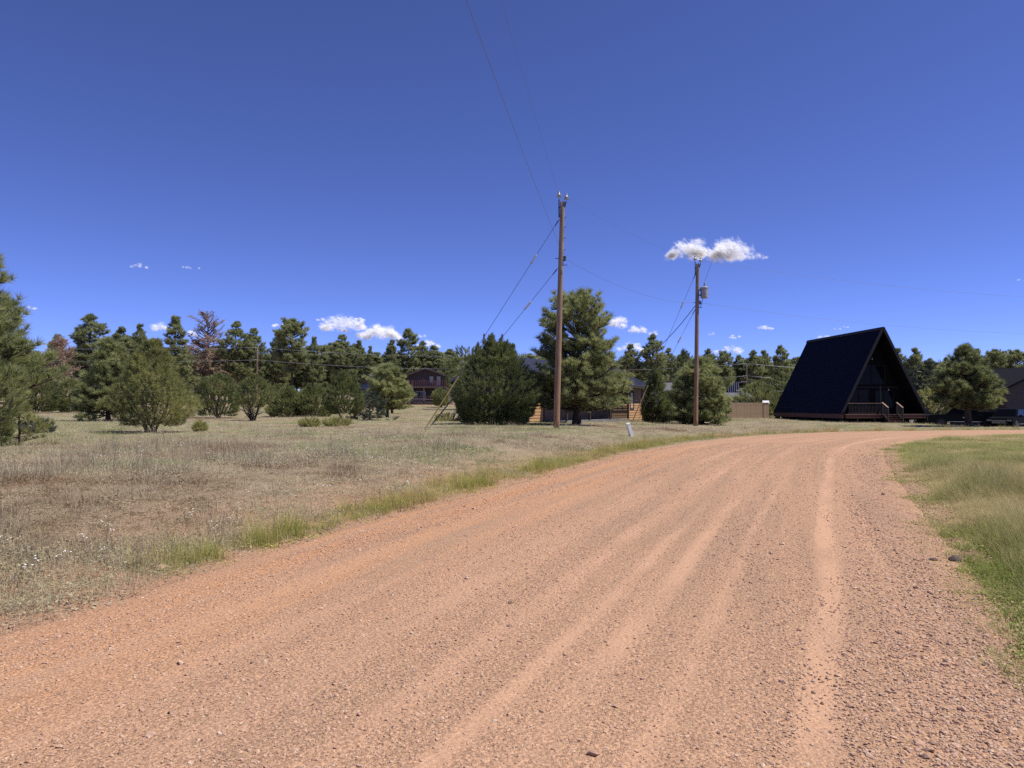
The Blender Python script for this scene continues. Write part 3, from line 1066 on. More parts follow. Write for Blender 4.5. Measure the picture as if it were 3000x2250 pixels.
def juniper_meshes(h, rx, seed, stems=5, lift=.05, plumes=900, k=26, size=.22, width=.010, shape=None, spires=0, tint_mid=.42, upw=.9, spread=.55, inner=.35, trunk_r=.09, open_low=0.0, ry=None, rough=1.0):
    """bushy juniper or pinyon: several stems, plumes of fine foliage over an uneven crown"""
    g = np.random.default_rng(seed)
    ry = ry or rx
    shape = shape or (lambda f: math.sqrt(max(0, 1 - (2 * f - .85) ** 2 * .85)) if f > .42 else .72 + .28 * f / .42)
    tr = MB()
    # lumps that break the outline
    lump = [(g.uniform(0, 6.28), g.uniform(.15, .95), g.uniform(.10, .26), g.uniform(.3, .6)) for _ in range(16)]
    sp = [(g.uniform(0, 6.28), g.uniform(.0, .72), g.uniform(.16, .32)) for _ in range(spires)]

    def R(a, f):
        r = shape(f)
        for la, lf, amp, wd in lump:
            da = (a - la + PI) % (2 * PI) - PI
            r += (amp if wd > .42 else -amp) * math.exp(-(da / wd) ** 2 - ((f - lf) / (wd * .35)) ** 2) * .8 * rough
        return max(.04, r)
    z0 = h * lift
    P = []; D = []; SZ = []; TI = []
    cl = [(g.uniform(0, 6.28), g.uniform(0, 1), g.normal(0, .17)) for _ in range(60)]
    for i in range(plumes):
        f = g.random() ** .85 if g.random() > .3 else .35 * g.random()
        a = g.uniform(0, 6.28)
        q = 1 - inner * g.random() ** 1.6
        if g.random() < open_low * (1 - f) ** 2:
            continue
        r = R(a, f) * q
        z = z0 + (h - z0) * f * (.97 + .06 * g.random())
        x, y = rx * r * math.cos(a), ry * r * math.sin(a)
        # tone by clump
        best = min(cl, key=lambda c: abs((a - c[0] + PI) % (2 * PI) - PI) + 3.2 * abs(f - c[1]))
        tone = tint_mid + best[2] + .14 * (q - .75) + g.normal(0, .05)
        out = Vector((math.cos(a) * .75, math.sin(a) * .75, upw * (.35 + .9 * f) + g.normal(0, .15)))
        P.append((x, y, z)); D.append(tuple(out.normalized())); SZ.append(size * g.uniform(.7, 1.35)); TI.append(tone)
    for a, q, e in sp:
        bx, by = rx * q * math.cos(a), ry * q * math.sin(a)
        zt = z0 + (h - z0) * (1 - .42 * q ** 2)
        L = h * e
        for j in range(int(34 + 60 * e)):
            f = g.random()
            w_ = .15 * rx * (1 - f) ** .8 * (.5 + .5 * g.random())
            b = g.uniform(0, 6.28)
            P.append((bx + w_ * math.cos(b), by + w_ * math.sin(b), zt - L * .5 + L * f)); D.append((math.cos(b) * .35, math.sin(b) * .35, 1)); SZ.append(size * (1.05 - .45 * f)); TI.append(tint_mid + g.normal(0, .09))
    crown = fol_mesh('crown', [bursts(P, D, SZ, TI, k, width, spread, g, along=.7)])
    # stems reaching into the crown
    for sidx in range(stems):
        a = 2 * PI * sidx / stems + g.normal(0, .4)
        el = g.uniform(.75, 1.35)
        c = curve_pts((g.normal(0, trunk_r * .9), g.normal(0, trunk_r * .9), -.1), (math.cos(a) * math.cos(el), math.sin(a) * math.cos(el), math.sin(el)), h * g.uniform(.55, .8), 7, .5, .11, g)
        r0 = trunk_r * g.uniform(.6, 1.1)
        tr.tube(c, [r0 * (1 - .85 * i / 7) for i in range(8)], 6)
        for j in range(13):
            q = .12 + .8 * g.random(); ii = min(int(q * 7), 6)
            o = c[ii].lerp(c[ii + 1], q * 7 - ii)
            b = g.uniform(0, 6.28); e = g.uniform(.0, .8)
            L = rx * g.uniform(.35, .8) * (1.1 - .5 * q)
            cc = curve_pts(o, (math.cos(b) * math.cos(e), math.sin(b) * math.cos(e), math.sin(e)), L, 4, .35, .15, g)
            rb = r0 * .38 * (1 - .6 * q)
            tr.tube(cc, [rb * (1 - .8 * i / 4) for i in range(5)], 4, cap=False)
            for m in range(3):
                q2 = cc[1 + m]
                tr.tube(curve_pts(q2, (g.normal(), g.normal(), g.normal(.25, .5)), L * .4, 2, .1, .2, g), [rb * .35, rb * .25, rb * .12], 3, cap=False)
    return tr.mesh('trunk'), crown


def dead_pine_meshes(h, r_trunk, prof, seed, bare_top=.45, tuft=.5, width=.03, k=12):
    g = np.random.default_rng(seed)
    tr = MB()
    tr.tube([(0, 0, -.2), (.05, 0, h * .3), (.0, .06, h * .65), (.03, 0, h)], [r_trunk, r_trunk * .75, r_trunk * .42, .03], 7)
    P = []; D = []; SZ = []; TI = []
    for i in range(110):
        f = (i + g.random()) / 110
        z = h * (.16 + .83 * f)
        a = g.uniform(0, 6.28)
        L = prof(f) * g.uniform(.6, 1.1)
        el = -.05 + .75 * f + g.normal(0, .12)
        c = curve_pts((0, 0, z), (math.cos(a) * math.cos(el), math.sin(a) * math.cos(el), math.sin(el)), L, 5, .5, .12, g)
        rb = .10 * (1 - .4 * f) + .025
        tr.tube(c, [rb * (1 - .75 * j / 5) for j in range(6)], 4, cap=False)
        for j in range(8):
            q = .25 + .75 * g.random(); ii = min(int(q * 5), 4)
            o = c[ii].lerp(c[ii + 1], q * 5 - ii)
            bd = ((c[ii + 1] - c[ii]).normalized() + Vector((g.normal(0, .7), g.normal(0, .7), g.normal(.1, .5)))).normalized()
            bl = L * .28 * g.uniform(.6, 1.3)
            e = o + bd * bl
            tr.tube([o, e], [rb * .5, rb * .22], 3, cap=False)
            for m in range(2):
                tr.tube([o.lerp(e, .6), o.lerp(e, .6) + Vector((g.normal(), g.normal(), g.normal(.3, .6))) * bl * .4], [rb * .3, rb * .15], 3, cap=False)
            if f < 1 - bare_top or g.random() < .06:
                for m in range(2):
                    P.append(tuple(o.lerp(e, .4 + .6 * m))); D.append(tuple(bd + Vector((0, 0, -.2)))); SZ.append(tuft * g.uniform(.6, 1.1)); TI.append(g.normal(.5, .2))
    return tr.mesh('trunk'), fol_mesh('crown', [bursts(P, D, SZ, TI, k, width, 1.0, g)])


def plant_tree(name, meshes, loc, label, cat, bark, leaf, group=None, rz=0.0, s=1.0):
    r = empty(name, loc, rz, label, cat, group)
    r.scale = (s, s, s) if not hasattr(s, '__len__') else s
    t = link('trunk', meshes[0], bark, r, smooth=True)
    c = link('crown', meshes[1], leaf, r)
    return r


def at(sx, d, dz=0.0):
    x = px(sx, d)
    return (x, d, H(x, d) + dz)


def htop(sy, sx, d):
    """height above ground of photograph row sy at that place"""
    p = pt(sx, sy, d)
    return p.z - H(p.x, d)


# --- the big pine by the near pole
pp = lambda f: (2.75 * (1 - .25 * f) * math.sqrt(max(0, 1 - max(0, f - .35) ** 2 / .43)) if f > .08 else 2.3)
d_ = 42.0
hh = htop(886, 1690, d_)
plant_tree('pine_tree', pine_meshes(hh, .24, .13, lambda f: [2.5, 2.7, 2.7, 2.55, 2.3, 2.15, 2.3, 2.2, 1.75, 1.15, .5][min(10, int(f * 10.99))], 21, 8, 301, tuft=.36, k=36, width=.0115, blet=14, spread=.85, lean=.015), at(1688, d_), 'large bushy green pine behind the near utility pole', 'tree', 'bark_pine', 'needles_pine', rz=.6)
# --- big juniper left of the pole
d_ = 41.0
hh = htop(985, 1440, d_)
plant_tree('juniper_tree', juniper_meshes(hh * .90, 2.05, 411, stems=6, lift=.02, plumes=5200, k=22, rough=1.3, size=.21, width=.0105, spires=30, tint_mid=.38, spread=.75, shape=lambda f: [.86, .98, 1.0, 1.0, .97, .93, .88, .80, .66, .45, .2][min(10, int(f * 10.99))]), at(1446, d_), 'large dark green juniper just to the left of the near utility pole', 'tree', 'bark_juniper', 'scales_juniper')
# --- rounded pinyon standing alone in the field, left
d_ = 29.0
hh = htop(1002, 440, d_)
plant_tree('pinyon_tree', juniper_meshes(hh, 1.36, 520, stems=6, lift=.09, plumes=3600, k=26, rough=1.9, size=.14, width=.0062, spread=1.0, tint_mid=.36, open_low=.4, trunk_r=.075, inner=.5, shape=lambda f: [.82, 1.0, 1.08, 1.06, 1.0, .94, .86, .74, .58, .40, .2][min(10, int(f * 10.99))]), at(448, d_), 'rounded pinyon with open twisted trunks alone in the dry field', 'tree', 'bark_juniper', 'needles_pinyon')
# --- left edge
d_ = 21.0
plant_tree('pine_tree', pine_meshes(htop(705, -70, d_), .19, .24, lambda f: 1.85 * (1 - f) ** .85 + .2, 20, 7, 302, tuft=.30, k=36, width=.0075, blet=13, spread=.85), at(-92, d_), 'tall bright green pine cut by the left edge of the frame', 'tree', 'bark_pine', 'needles_pine', rz=2.0)
d_ = 18.5
plant_tree('juniper_tree', juniper_meshes(htop(1010, -30, d_), .95, 412, stems=4, lift=.04, plumes=900, k=26, size=.17, width=.006, spires=6, tint_mid=.5), at(-72, d_), 'yellow green juniper bush at the left edge under the tall pine', 'tree', 'bark_juniper', 'scales_juniper')
d_ = 19.5
plant_tree('pine_sapling', pine_meshes(1.05, .03, .05, lambda f: .75 * (1 - f) + .08, 6, 5, 303, tuft=.20, k=26, width=.005, blet=4), at(60, d_), 'low bright pine sapling at the foot of the left edge pine', 'tree', 'bark_pine', 'needles_pinyon')
# --- between the big pinyon and the edge
d_ = 50.0
plant_tree('pine_tree', pine_meshes(htop(1008, 300, d_), .16, .08, lambda f: 1.9 * (1 - f) ** .65 + .25, 17, 7, 304, tuft=.36, k=30, width=.0135, blet=11), at(318, d_), 'dark spreading pine directly behind and left of the rounded pinyon', 'tree', 'bark_pine', 'needles_pine')
d_ = 74.0
plant_tree('juniper_tree', juniper_meshes(htop(1105, 108, d_), 2.1, 413, stems=4, plumes=900, k=22, size=.36, width=.018, tint_mid=.30), at(108, d_), 'dark round juniper by the far dirt road, at the left', 'tree', 'bark_juniper', 'scales_juniper')
d_ = 76.0
plant_tree('juniper_tree', juniper_meshes(htop(1112, 205, d_), 1.3, 414, stems=4, plumes=650, k=22, size=.34, width=.018, tint_mid=.56), at(205, d_), 'olive juniper beside the dark round juniper, under the brown pine', 'tree', 'bark_juniper', 'scales_juniper')
d_ = 58.0
plant_tree('juniper_tree', juniper_meshes(htop(1100, 640, d_), 1.9, 415, stems=6, lift=.06, plumes=1100, k=24, size=.28, width=.013, tint_mid=.42, open_low=.6, ry=1.6), at(640, d_), 'twiggy wide juniper to the right of the rounded pinyon', 'tree', 'bark_juniper', 'scales_juniper')
d_ = 50.0
plant_tree('juniper_tree', juniper_meshes(htop(1100, 744, d_), 1.22, 416, stems=7, lift=.30, plumes=900, k=24, size=.22, width=.010, tint_mid=.45, open_low=.5, trunk_r=.085, shape=lambda f: [.55, .85, 1.0, 1.0, .97, .92, .85, .74, .6, .4, .2][min(10, int(f * 10.99))]), at(742, d_), 'small juniper with a fan of bare grey stems', 'tree', 'bark_juniper', 'scales_juniper')
d_ = 63.0
for sx, sy, rx, sd, lb in ((845, 1140, 1.5, 417, 'low dense juniper bush right of the fan-stemmed juniper'), (918, 1136, 1.5, 418, 'low dense juniper bush joined to its neighbour, left of the single-trunk juniper')):
    plant_tree('juniper_bush', juniper_meshes(htop(sy, sx, d_), rx, sd, stems=4, lift=.0, plumes=1200, k=24, size=.27, width=.013, tint_mid=.50, spires=8, shape=lambda f: [.9, 1.0, 1.0, .98, .95, .9, .85, .76, .64, .48, .3][min(10, int(f * 10.99))]), at(sx, d_), lb, 'bush', 'bark_juniper', 'scales_juniper')
d_ = 43.0
plant_tree('juniper_tree', juniper_meshes(htop(1098, 1005, d_), 1.1, 419, stems=2, lift=.20, plumes=1100, k=24, size=.20, width=.009, tint_mid=.42, trunk_r=.10, spires=6, shape=lambda f: [.75, .95, 1.0, 1.0, .95, .88, .8, .7, .55, .4, .2][min(10, int(f * 10.99))]), at(1010, d_), 'small juniper on a single leaning dark trunk', 'tree', 'bark_juniper', 'scales_juniper')
d_ = 60.0
plant_tree('pine_tree', pine_meshes(htop(1084, 1137, d_), .13, .18, lambda f: [1.35, 1.65, 1.75, 1.75, 1.65, 1.55, 1.4, 1.2, .95, .65, .3][min(10, int(f * 10.99))], 15, 8, 305, tuft=.38, k=32, width=.015, blet=11, tint_mid=.62), at(1134, d_), 'small bright green pine in front of the brown deck house', 'tree', 'bark_pine', 'needles_pine')
d_ = 72.0
plant_tree('pine_tree', pine_meshes(htop(1072, 1152, d_), .12, .12, lambda f: 1.6 * (1 - f) ** .8 + .3, 11, 5, 306, tuft=.34, k=24, width=.016, blet=7, tint_mid=.5), at(1149, d_), 'slender pine peeking over the small bright green pine', 'tree', 'bark_pine', 'needles_pine')
d_ = 52.0
plant_tree('pine_sapling', pine_meshes(htop(1165, 1084, d_), .07, .05, lambda f: 1.5 * (1 - f) ** .7 + .15, 9, 6, 307, tuft=.22, k=26, width=.011, blet=6), at(1083, d_), 'grey green young pine between the single-trunk juniper and bright pine', 'tree', 'bark_pine', 'needles_bluish')
d_ = 98.0
plant_tree('juniper_tree', juniper_meshes(htop(1142, 1290, d_), 1.1, 421, stems=4, lift=.12, plumes=620, k=22, size=.32, width=.017, tint_mid=.5, open_low=.4), at(1290, d_), 'small juniper at the roadside in front of the two storey deck house', 'tree', 'bark_juniper', 'scales_juniper')
d_ = 88.0
plant_tree('juniper_tree', juniper_meshes(htop(1020, 1380, d_), 2.3, 422, stems=3, plumes=900, k=22, size=.42, width=.02, tint_mid=.36, shape=lambda f: .35 + .9 * math.sin(PI * (f * .8 + .1))), at(1376, d_), 'tall dark juniper rising behind the large juniper', 'tree', 'bark_juniper', 'scales_juniper')
# --- low shrubs in the field
for i, (sx, sy_t, d_, r_, lb) in enumerate(((587, 1268, 30.0, .20, 'tiny yellow green shrub alone in the field, nearest the pinyon'), (910, 1248, 36.0, .48, 'low spiky shrub in the field, left of a matching pair'), (990, 1243, 37.0, .62, 'low spiky shrub in the field, right of a matching pair'), (110, 1232, 27.0, .55, 'low grey shrub near the left edge pine'), (1312, 1215, 48.0, .9, 'low leafy shrub behind the yellow guy wire guard'), (585 - 370, 1196, 80.0, .9, 'small pale shrub beside the far dirt road'))):
    plant_tree('shrub', juniper_meshes(max(.35, htop(sy_t, sx, d_)), r_, 600 + i, stems=3, lift=0, plumes=170, k=22, size=.20, width=.008, tint_mid=.6, upw=1.3, spread=.45, trunk_r=.015), at(sx, d_), lb, 'shrub', 'bark_juniper', 'needles_pinyon' if i != 3 else 'needles_bluish', group='low shrubs in the field')
# --- around the tan house and the fence
d_ = 57.0
plant_tree('juniper_tree', juniper_meshes(htop(1092, 1905, d_), .95, 431, stems=3, lift=.0, plumes=1200, k=24, size=.28, width=.013, tint_mid=.34, spires=8, shape=lambda f: [.85, .95, 1, 1, .95, .88, .78, .66, .52, .36, .2][min(10, int(f * 10.99))]), at(1920, d_), 'narrow dark juniper against the corner of the tan house', 'tree', 'bark_juniper', 'scales_juniper')
d_ = 58.0
plant_tree('juniper_tree', juniper_meshes(htop(1150, 1962, d_), .8, 432, stems=3, plumes=600, k=24, size=.25, width=.013, tint_mid=.42), at(1960, d_), 'short juniper squeezed between the narrow juniper and the round pine', 'tree', 'bark_juniper', 'scales_juniper')
d_ = 54.0
plant_tree('pine_tree', pine_meshes(htop(1066, 2062, d_), .17, .06, lambda f: [2.25, 2.4, 2.4, 2.3, 2.1, 1.95, 1.7, 1.4, 1.1, .8, .35][min(10, int(f * 10.99))], 18, 8, 308, tuft=.38, k=34, width=.014, blet=12, tint_mid=.5), at(2056, d_), 'round low pine behind the far utility pole', 'tree', 'bark_pine', 'needles_pine')
d_ = 82.0
for sx, sy, rx, sd, mt, ti, lb in ((2222, 1122, 1.9, 433, 'scales_juniper', .6, 'pale green bush behind the fence near the grey house'), (2290, 1095, 2.6, 434, 'scales_juniper', .36, 'dark bush leaning over the fence beside the black A-frame')):
    plant_tree('juniper_bush', juniper_meshes(htop(sy, sx, d_), rx, sd, stems=3, plumes=800, k=22, size=.34, width=.017, tint_mid=ti), at(sx, d_ + (3 if sd == 434 else 0)), lb, 'bush', 'bark_juniper', mt)
# --- right of the A-frame
d_ = 54.0
plant_tree('pine_tree', pine_meshes(htop(1020, 2832, d_), .25, .22, lambda f: [1.75, 2.1, 2.15, 2.0, 1.8, 1.55, 1.28, 1.0, .7, .4, .12][min(10, int(f * 10.99))], 21, 8, 309, tuft=.38, k=36, width=.014, blet=13, tint_mid=.3), at(2838, d_), 'broad dark pine in front of the parked pickup', 'tree', 'bark_pine', 'needles_pine')
d_ = 84.0
for i, (sx, sy, r_, lb) in enumerate(((2722, 1072, 2.4, 'grey green young pine just right of the A-frame'), (2665, 1090, 2.0, 'young pine half hidden by the A-frame roof edge'))):
    plant_tree('pine_tree', pine_meshes(htop(sy, sx, d_), .14, .06, lambda f: r_ * (1 - f) ** .6 + .3, 12, 6, 310 + i, tuft=.36, k=24, width=.018, blet=8), at(sx, d_ + 4 * i), lb, 'tree', 'bark_pine', 'needles_bluish')
d_ = 80.0
plant_tree('juniper_bush', juniper_meshes(htop(1140, 2720, d_), 1.9, 441, stems=3, plumes=600, k=22, size=.32, width=.017, tint_mid=.62), at(2722, d_), 'sunlit yellow green bush over the roof of the parked black car', 'bush', 'bark_juniper', 'needles_pinyon')

# --- dead pines
dm = dead_pine_meshes(1.0 * 20, .34, lambda f: 5.2 * (1 - f) ** .5 + .7, 71, bare_top=.42, tuft=.6, width=.05, k=14)
d_ = 140.0
hh = htop(916, 605, d_)
plant_tree('dead_pine', dm, at(606, d_), 'tall dying pine with bare grey top and rusty needles below', 'tree', 'bark_dead', 'needles_dead', s=(hh / 20 * 1.4, hh / 20 * 1.4, hh / 20))
dm2 = dead_pine_meshes(15.0, .25, lambda f: 3.6 * (1 - f) ** .5 + .5, 72, bare_top=.10)
hh = htop(985, 175, 125.0)
plant_tree('dead_pine', dm2, at(172, 125.0), 'rust brown dead pine at the left, lower than the bare topped one', 'tree', 'bark_dead', 'needles_dead', s=(hh / 15 * 1.2, hh / 15 * 1.2, hh / 15))

# --- far stand of ponderosas: a few kinds, each tree its own copy
profs = [lambda f: [1.2, 2.4, 3.1, 3.4, 3.3, 3.0, 2.8, 2.3, 1.7, 1.1, .35][min(10, int(f * 10.99))],
         lambda f: [2.0, 3.2, 3.6, 3.3, 2.7, 2.9, 3.0, 2.5, 1.9, 1.2, .4][min(10, int(f * 10.99))],
         lambda f: [2.6, 3.0, 3.0, 2.8, 2.6, 2.3, 2.0, 1.7, 1.4, 1.0, .5][min(10, int(f * 10.99))],
         lambda f: [1.0, 1.8, 2.4, 2.8, 2.2, 2.7, 3.1, 2.9, 2.3, 1.6, .5][min(10, int(f * 10.99))],
         lambda f: [2.2, 2.4, 2.2, 2.6, 2.3, 2.5, 2.2, 2.2, 1.7, 1.1, .4][min(10, int(f * 10.99))],
         lambda f: [1.6, 2.0, 2.9, 2.0, 2.7, 2.9, 2.1, 2.3, 1.8, 1.2, .4][min(10, int(f * 10.99))]]
bases = [.30, .22, .14, .38, .25, .30]
far_kinds = [pine_meshes(16.0, .30, bases[i], profs[i], 22, 6, 800 + i, tuft=.58, k=20, width=.038, blet=10, spread=1.0, dead_low=.2, gap=.12 if i in (3, 5) else .04) for i in range(6)]


def far_pine(sx, sy, d, kind, label, rz, wide=1.0, leaf='needles_far', group=None):
    x = px(sx, d)
    h = pt(sx, sy, d).z - H(x, d)
    return plant_tree('ponderosa_pine', far_kinds[kind], (x, d, H(x, d)), label, 'tree', 'bark_pine', leaf, group, rz, (h / 16 * wide, h / 16 * wide, h / 16))


skyline = [
    (253, 928, 135, 1, 1.25, 'broad crowned pine on the left skyline above the rounded pinyon'),
    (358, 964, 150, 4, .9, 'narrow pine on the skyline left of two pointed ones'),
    (412, 958, 140, 2, .95, 'conical pine on the skyline between broad pine and dense pine'),
    (512, 936, 132, 2, 1.1, 'dense conical pine on the skyline, next left of the dying pine'),
    (690, 948, 140, 0, 1.05, 'tall pine on the skyline just right of the dying pine'),
    (745, 968, 143, 0, 1.0, 'round topped pine closely right of the tall pine'),
    (812, 972, 145, 1, .8, 'lower pine on the left flank of the tallest pine'),
    (855, 941, 128, 3, 1.1, 'tallest pine with a straight visible trunk, centre left skyline'),
    (922, 994, 150, 2, .85, 'short pine on the skyline right of the tallest pine'),
    (1005, 986, 138, 0, 1.2, 'broad dark pine behind the single-trunk juniper'),
    (1048, 1004, 150, 2, 1.0, 'pine merging into the right side of the broad dark pine'),
    (1081, 1020, 140, 2, .75, 'small pointed pine behind the small bright pine'),
    (1147, 1001, 148, 4, .85, 'slim pine left of the high pine above the deck house'),
    (1203, 969, 150, 5, 1.05, 'high pine rising directly above the brown deck house'),
    (1235, 1005, 152, 1, .85, 'pine on the right shoulder of the high pine above the deck house'),
    (1283, 1038, 150, 2, 1.1, 'rounded pine behind the right eave of the deck house'),
    (1845, 1014, 130, 0, 1.0, 'rounded pine just right of the large bushy pine'),
    (1909, 986, 128, 1, 1.0, 'tall round topped pine above the tan house corner'),
    (1958, 1025, 135, 0, .95, 'broad topped pine right of the round topped one over the tan house'),
    (2075, 1028, 135, 1, .85, 'pine on the skyline just right of the far utility pole'),
    (2124, 1034, 140, 3, .85, 'flat topped pine, second right of the far utility pole'),
    (2162, 1045, 150, 4, .8, 'lower slim pine, third right of the far utility pole'),
    (2205, 1032, 135, 1, .95, 'full pine over the dark roofed grey house'),
    (2238, 1031, 137, 4, .9, 'slim pine touching the full pine over the grey house'),
    (2292, 1017, 128, 5, .85, 'tall ragged pine left of the A-frame roof'),
    (2345, 1050, 140, 0, .8, 'pine top peeking beside the sloping left edge of the A-frame'),
    (2630, 1026, 120, 0, .85, 'pine top showing just right of the A-frame peak'),
    (2683, 1024, 118, 4, .9, 'tall pine standing clear to the right of the A-frame'),
    (2728, 1054, 125, 0, .9, 'lower pine right of the clear standing tall pine'),
    (2778, 1052, 128, 1, .9, 'pine left of the broad dark pine, on the right skyline'),
    (2868, 1027, 120, 0, .85, 'pine top behind the right shoulder of the broad dark pine'),
    (2915, 1029, 118, 3, .9, 'umbrella topped pine, first right of the broad dark pine'),
    (2948, 1034, 124, 3, .85, 'umbrella topped pine, second right of the broad dark pine'),
    (2982, 1030, 118, 3, .95, 'umbrella topped pine over the grey gabled house at the right edge'),
    (160, 985, 150, 4, .9, 'thin pine on the skyline above the rust brown dead pine'),
    (60, 1000, 130, 0, 1.0, 'pine behind the tall left edge pine'),
]
g = np.random.default_rng(64)
for sx, sy, d, kd, wd, lb in skyline:
    far_pine(sx, sy, d, kd, lb, g.uniform(0, 6.28), wd, group='ponderosa pines on the skyline')
# pale broadleaf between them
plant_tree('poplar_tree', juniper_meshes(htop(1032, 2005, 110.0), 2.3, 451, stems=2, lift=.1, plumes=700, k=22, size=.45, width=.03, tint_mid=.5, shape=lambda f: [.6, .8, .95, 1, 1, .95, .85, .7, .55, .38, .15][min(10, int(f * 10.99))]), at(2005, 110.0), 'pale green poplar left of the far utility pole', 'tree', 'bark_juniper', 'leaves_pale')
# fillers behind
n_f = 0
for lo, hi, dmin, dmax, top0, top1, cnt, lb in ((-150, 560, 140, 175, 985, 1060, 34, 'pine in the dense wood behind the field, left of the dying pine'), (560, 1330, 150, 185, 1010, 1075, 38, 'pine in the dense wood behind the field, right of the dying pine'), (1330, 2450, 138, 185, 1040, 1090, 46, 'pine in the wood behind the tan and grey houses'), (2560, 3150, 125, 165, 1052, 1100, 28, 'pine in the wood behind the A-frame and parked cars')):
    for i in range(cnt):
        sx = lo + (hi - lo) * (i + g.uniform(-.3, 1.3)) / cnt
        far_pine(sx, g.uniform(top0, top1), g.uniform(dmin, dmax), int(g.integers(0, 6)), lb, g.uniform(0, 6.28), g.uniform(1.25, 1.75), group=lb.replace('pine in', 'pines in', 1))

# the wood beyond, one mass
g = np.random.default_rng(90)
nw = 9500
wx = g.uniform(-210, 260, nw); wy = 178 + 82 * g.random(nw) ** 1.5
base = terrain(wx, wy)
wz = base + g.random(nw) ** .8 * (8.5 + 3.0 * vnoise(wx * .12, wy * .12)) + .4
V, t = bursts(np.stack([wx, wy, wz], 1), np.tile([0, 0, 1.0], (nw, 1)), 2.0, np.clip(g.normal(.36, .14, nw), 0, 1), 15, .2, 1.1, g)
tr = MB()
for i in range(170):
    x = g.uniform(-210, 260); y = g.uniform(186, 230); z = H(x, y)
    tr.tube([(x, y, z - .3), (x + g.normal(0, .3), y, z + 9)], [.22, .1], 5)
wood = link('distant_wood', fol_mesh('distant_wood', [(V, t)]), 'needles_far')
tag(wood, 'mass of distant pine wood beyond the houses', kind='stuff')
wt = link('trunks', tr.mesh('trunks'), 'bark_pine', wood)
tag(wt, kind='stuff')

# ------------------------------------------------------------------ materials for things people built
simple('roof_navy', (.0032, .0036, .0125), rough=.5, metal=.0, var=.15, scale=2.0, spec=.22)
simple('black_paint', (.005, .005, .0065), rough=.8, spec=.15, var=.2, scale=3)
simple('charcoal_trim', (.016, .016, .020), rough=.7, spec=.25, var=.2, scale=3)
simple('redwood', (.10, .040, .026), rough=.75, var=.35, scale=3, stretch=(1, 1, 8))
simple('redwood_pale', (.26, .17, .12), rough=.8, var=.25, scale=5)  # paler redwood for handrails, rail cap and deck edge
simple('dark_wood', (.035, .027, .023), rough=.75, var=.3, scale=6)
simple('concrete', (.16, .155, .15), rough=.9, var=.2, scale=8)
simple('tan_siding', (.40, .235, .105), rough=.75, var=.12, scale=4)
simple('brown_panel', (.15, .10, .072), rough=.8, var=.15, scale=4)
simple('brown_wall', (.075, .058, .050), rough=.85, var=.15, scale=3)
simple('brown_wall_tan', (.13, .095, .075), rough=.85, var=.15, scale=3)
simple('shingle_brown', (.10, .085, .075), rough=.9, var=.3, scale=9)
simple('red_rail', (.15, .062, .05), rough=.7, var=.2, scale=6)
simple('metal_blue_grey', (.11, .115, .16), rough=.33, metal=.35, var=.12, scale=1.5)
simple('slate_wall', (.075, .088, .105), rough=.85, var=.12, scale=4)
simple('shingle_grey', (.115, .115, .125), rough=.9, var=.3, scale=12)
simple('siding_grey', (.055, .047, .044), rough=.8, var=.1, scale=4)
simple('fence_cedar', (.33, .235, .15), rough=.85, var=.28, scale=5, stretch=(6, 6, .6))
simple('white_plastic', (.72, .72, .68), rough=.5, var=.06, scale=5)
simple('white_trim', (.6, .6, .6), rough=.6, var=.1, scale=5)
simple('curtain', (.42, .40, .36), rough=.9, var=.15, scale=3, stretch=(9, 9, .2))
simple('galv', (.36, .37, .39), rough=.42, metal=.7, var=.15, scale=7)


def glass_mat(name, tint=(.012, .014, .018)):
    m, nt, out = new_mat(name)
    b = N(nt, 'ShaderNodeBsdfPrincipled')
    b.inputs['Base Color'].default_value = (*tint, 1)
    b.inputs['Roughness'].default_value = .06
    b.inputs['Specular IOR Level'].default_value = .55
    tc = N(nt, 'ShaderNodeTexCoord'); no = N(nt, 'ShaderNodeTexNoise', Scale=1.1, Detail=2.0)
    nt.links.new(tc.outputs['Object'], no.inputs['Vector'])
    bp = N(nt, 'ShaderNodeBump', Strength=.04, Distance=.02)
    nt.links.new(no.outputs['Fac'], bp.inputs['Height']); nt.links.new(bp.outputs[0], b.inputs['Normal'])
    nt.links.new(b.outputs[0], out.inputs[0])


glass_mat('glass')
glass_mat('glass_dim', (.006, .007, .009))
MATS['glass_dim'].node_tree.nodes['Principled BSDF'].inputs['Specular IOR Level'].default_value = .06
glass_mat('glass_car', (.004, .004, .005))
MATS['glass_car'].node_tree.nodes['Principled BSDF'].inputs['Specular IOR Level'].default_value = .10
simple('door_blind', (.012, .013, .016), rough=.8, var=.1)


def part(name, mat, parent, *boxes, bevel=0):
    m = MB()
    for b in boxes:
        m.box(*b)
    return m.build(name, mat, parent, bevel=bevel)


def window(parent, x0, x1, z0, z1, y, out=-1, fr=.07, pane='glass', frame='charcoal_trim', mull=0, name='window'):
    """window on a wall at local y, facing out*y"""
    a, b = sorted((y, y + out * .07))
    m = MB()
    m.box(x0 - fr, x1 + fr, a, b, z1, z1 + fr).box(x0 - fr, x1 + fr, a, b, z0 - fr, z0)
    m.box(x0 - fr, x0, a, b, z0, z1).box(x1, x1 + fr, a, b, z0, z1)
    for k in range(mull):
        xm = x0 + (x1 - x0) * (k + 1) / (mull + 1)
        m.box(xm - .02, xm + .02, a, b, z0, z1)
    f = m.build(name, frame, parent)
    a2, b2 = sorted((y + out * .005, y + out * .03))
    MB().box(x0, x1, a2, b2, z0, z1).build('pane', pane, f)
    return f


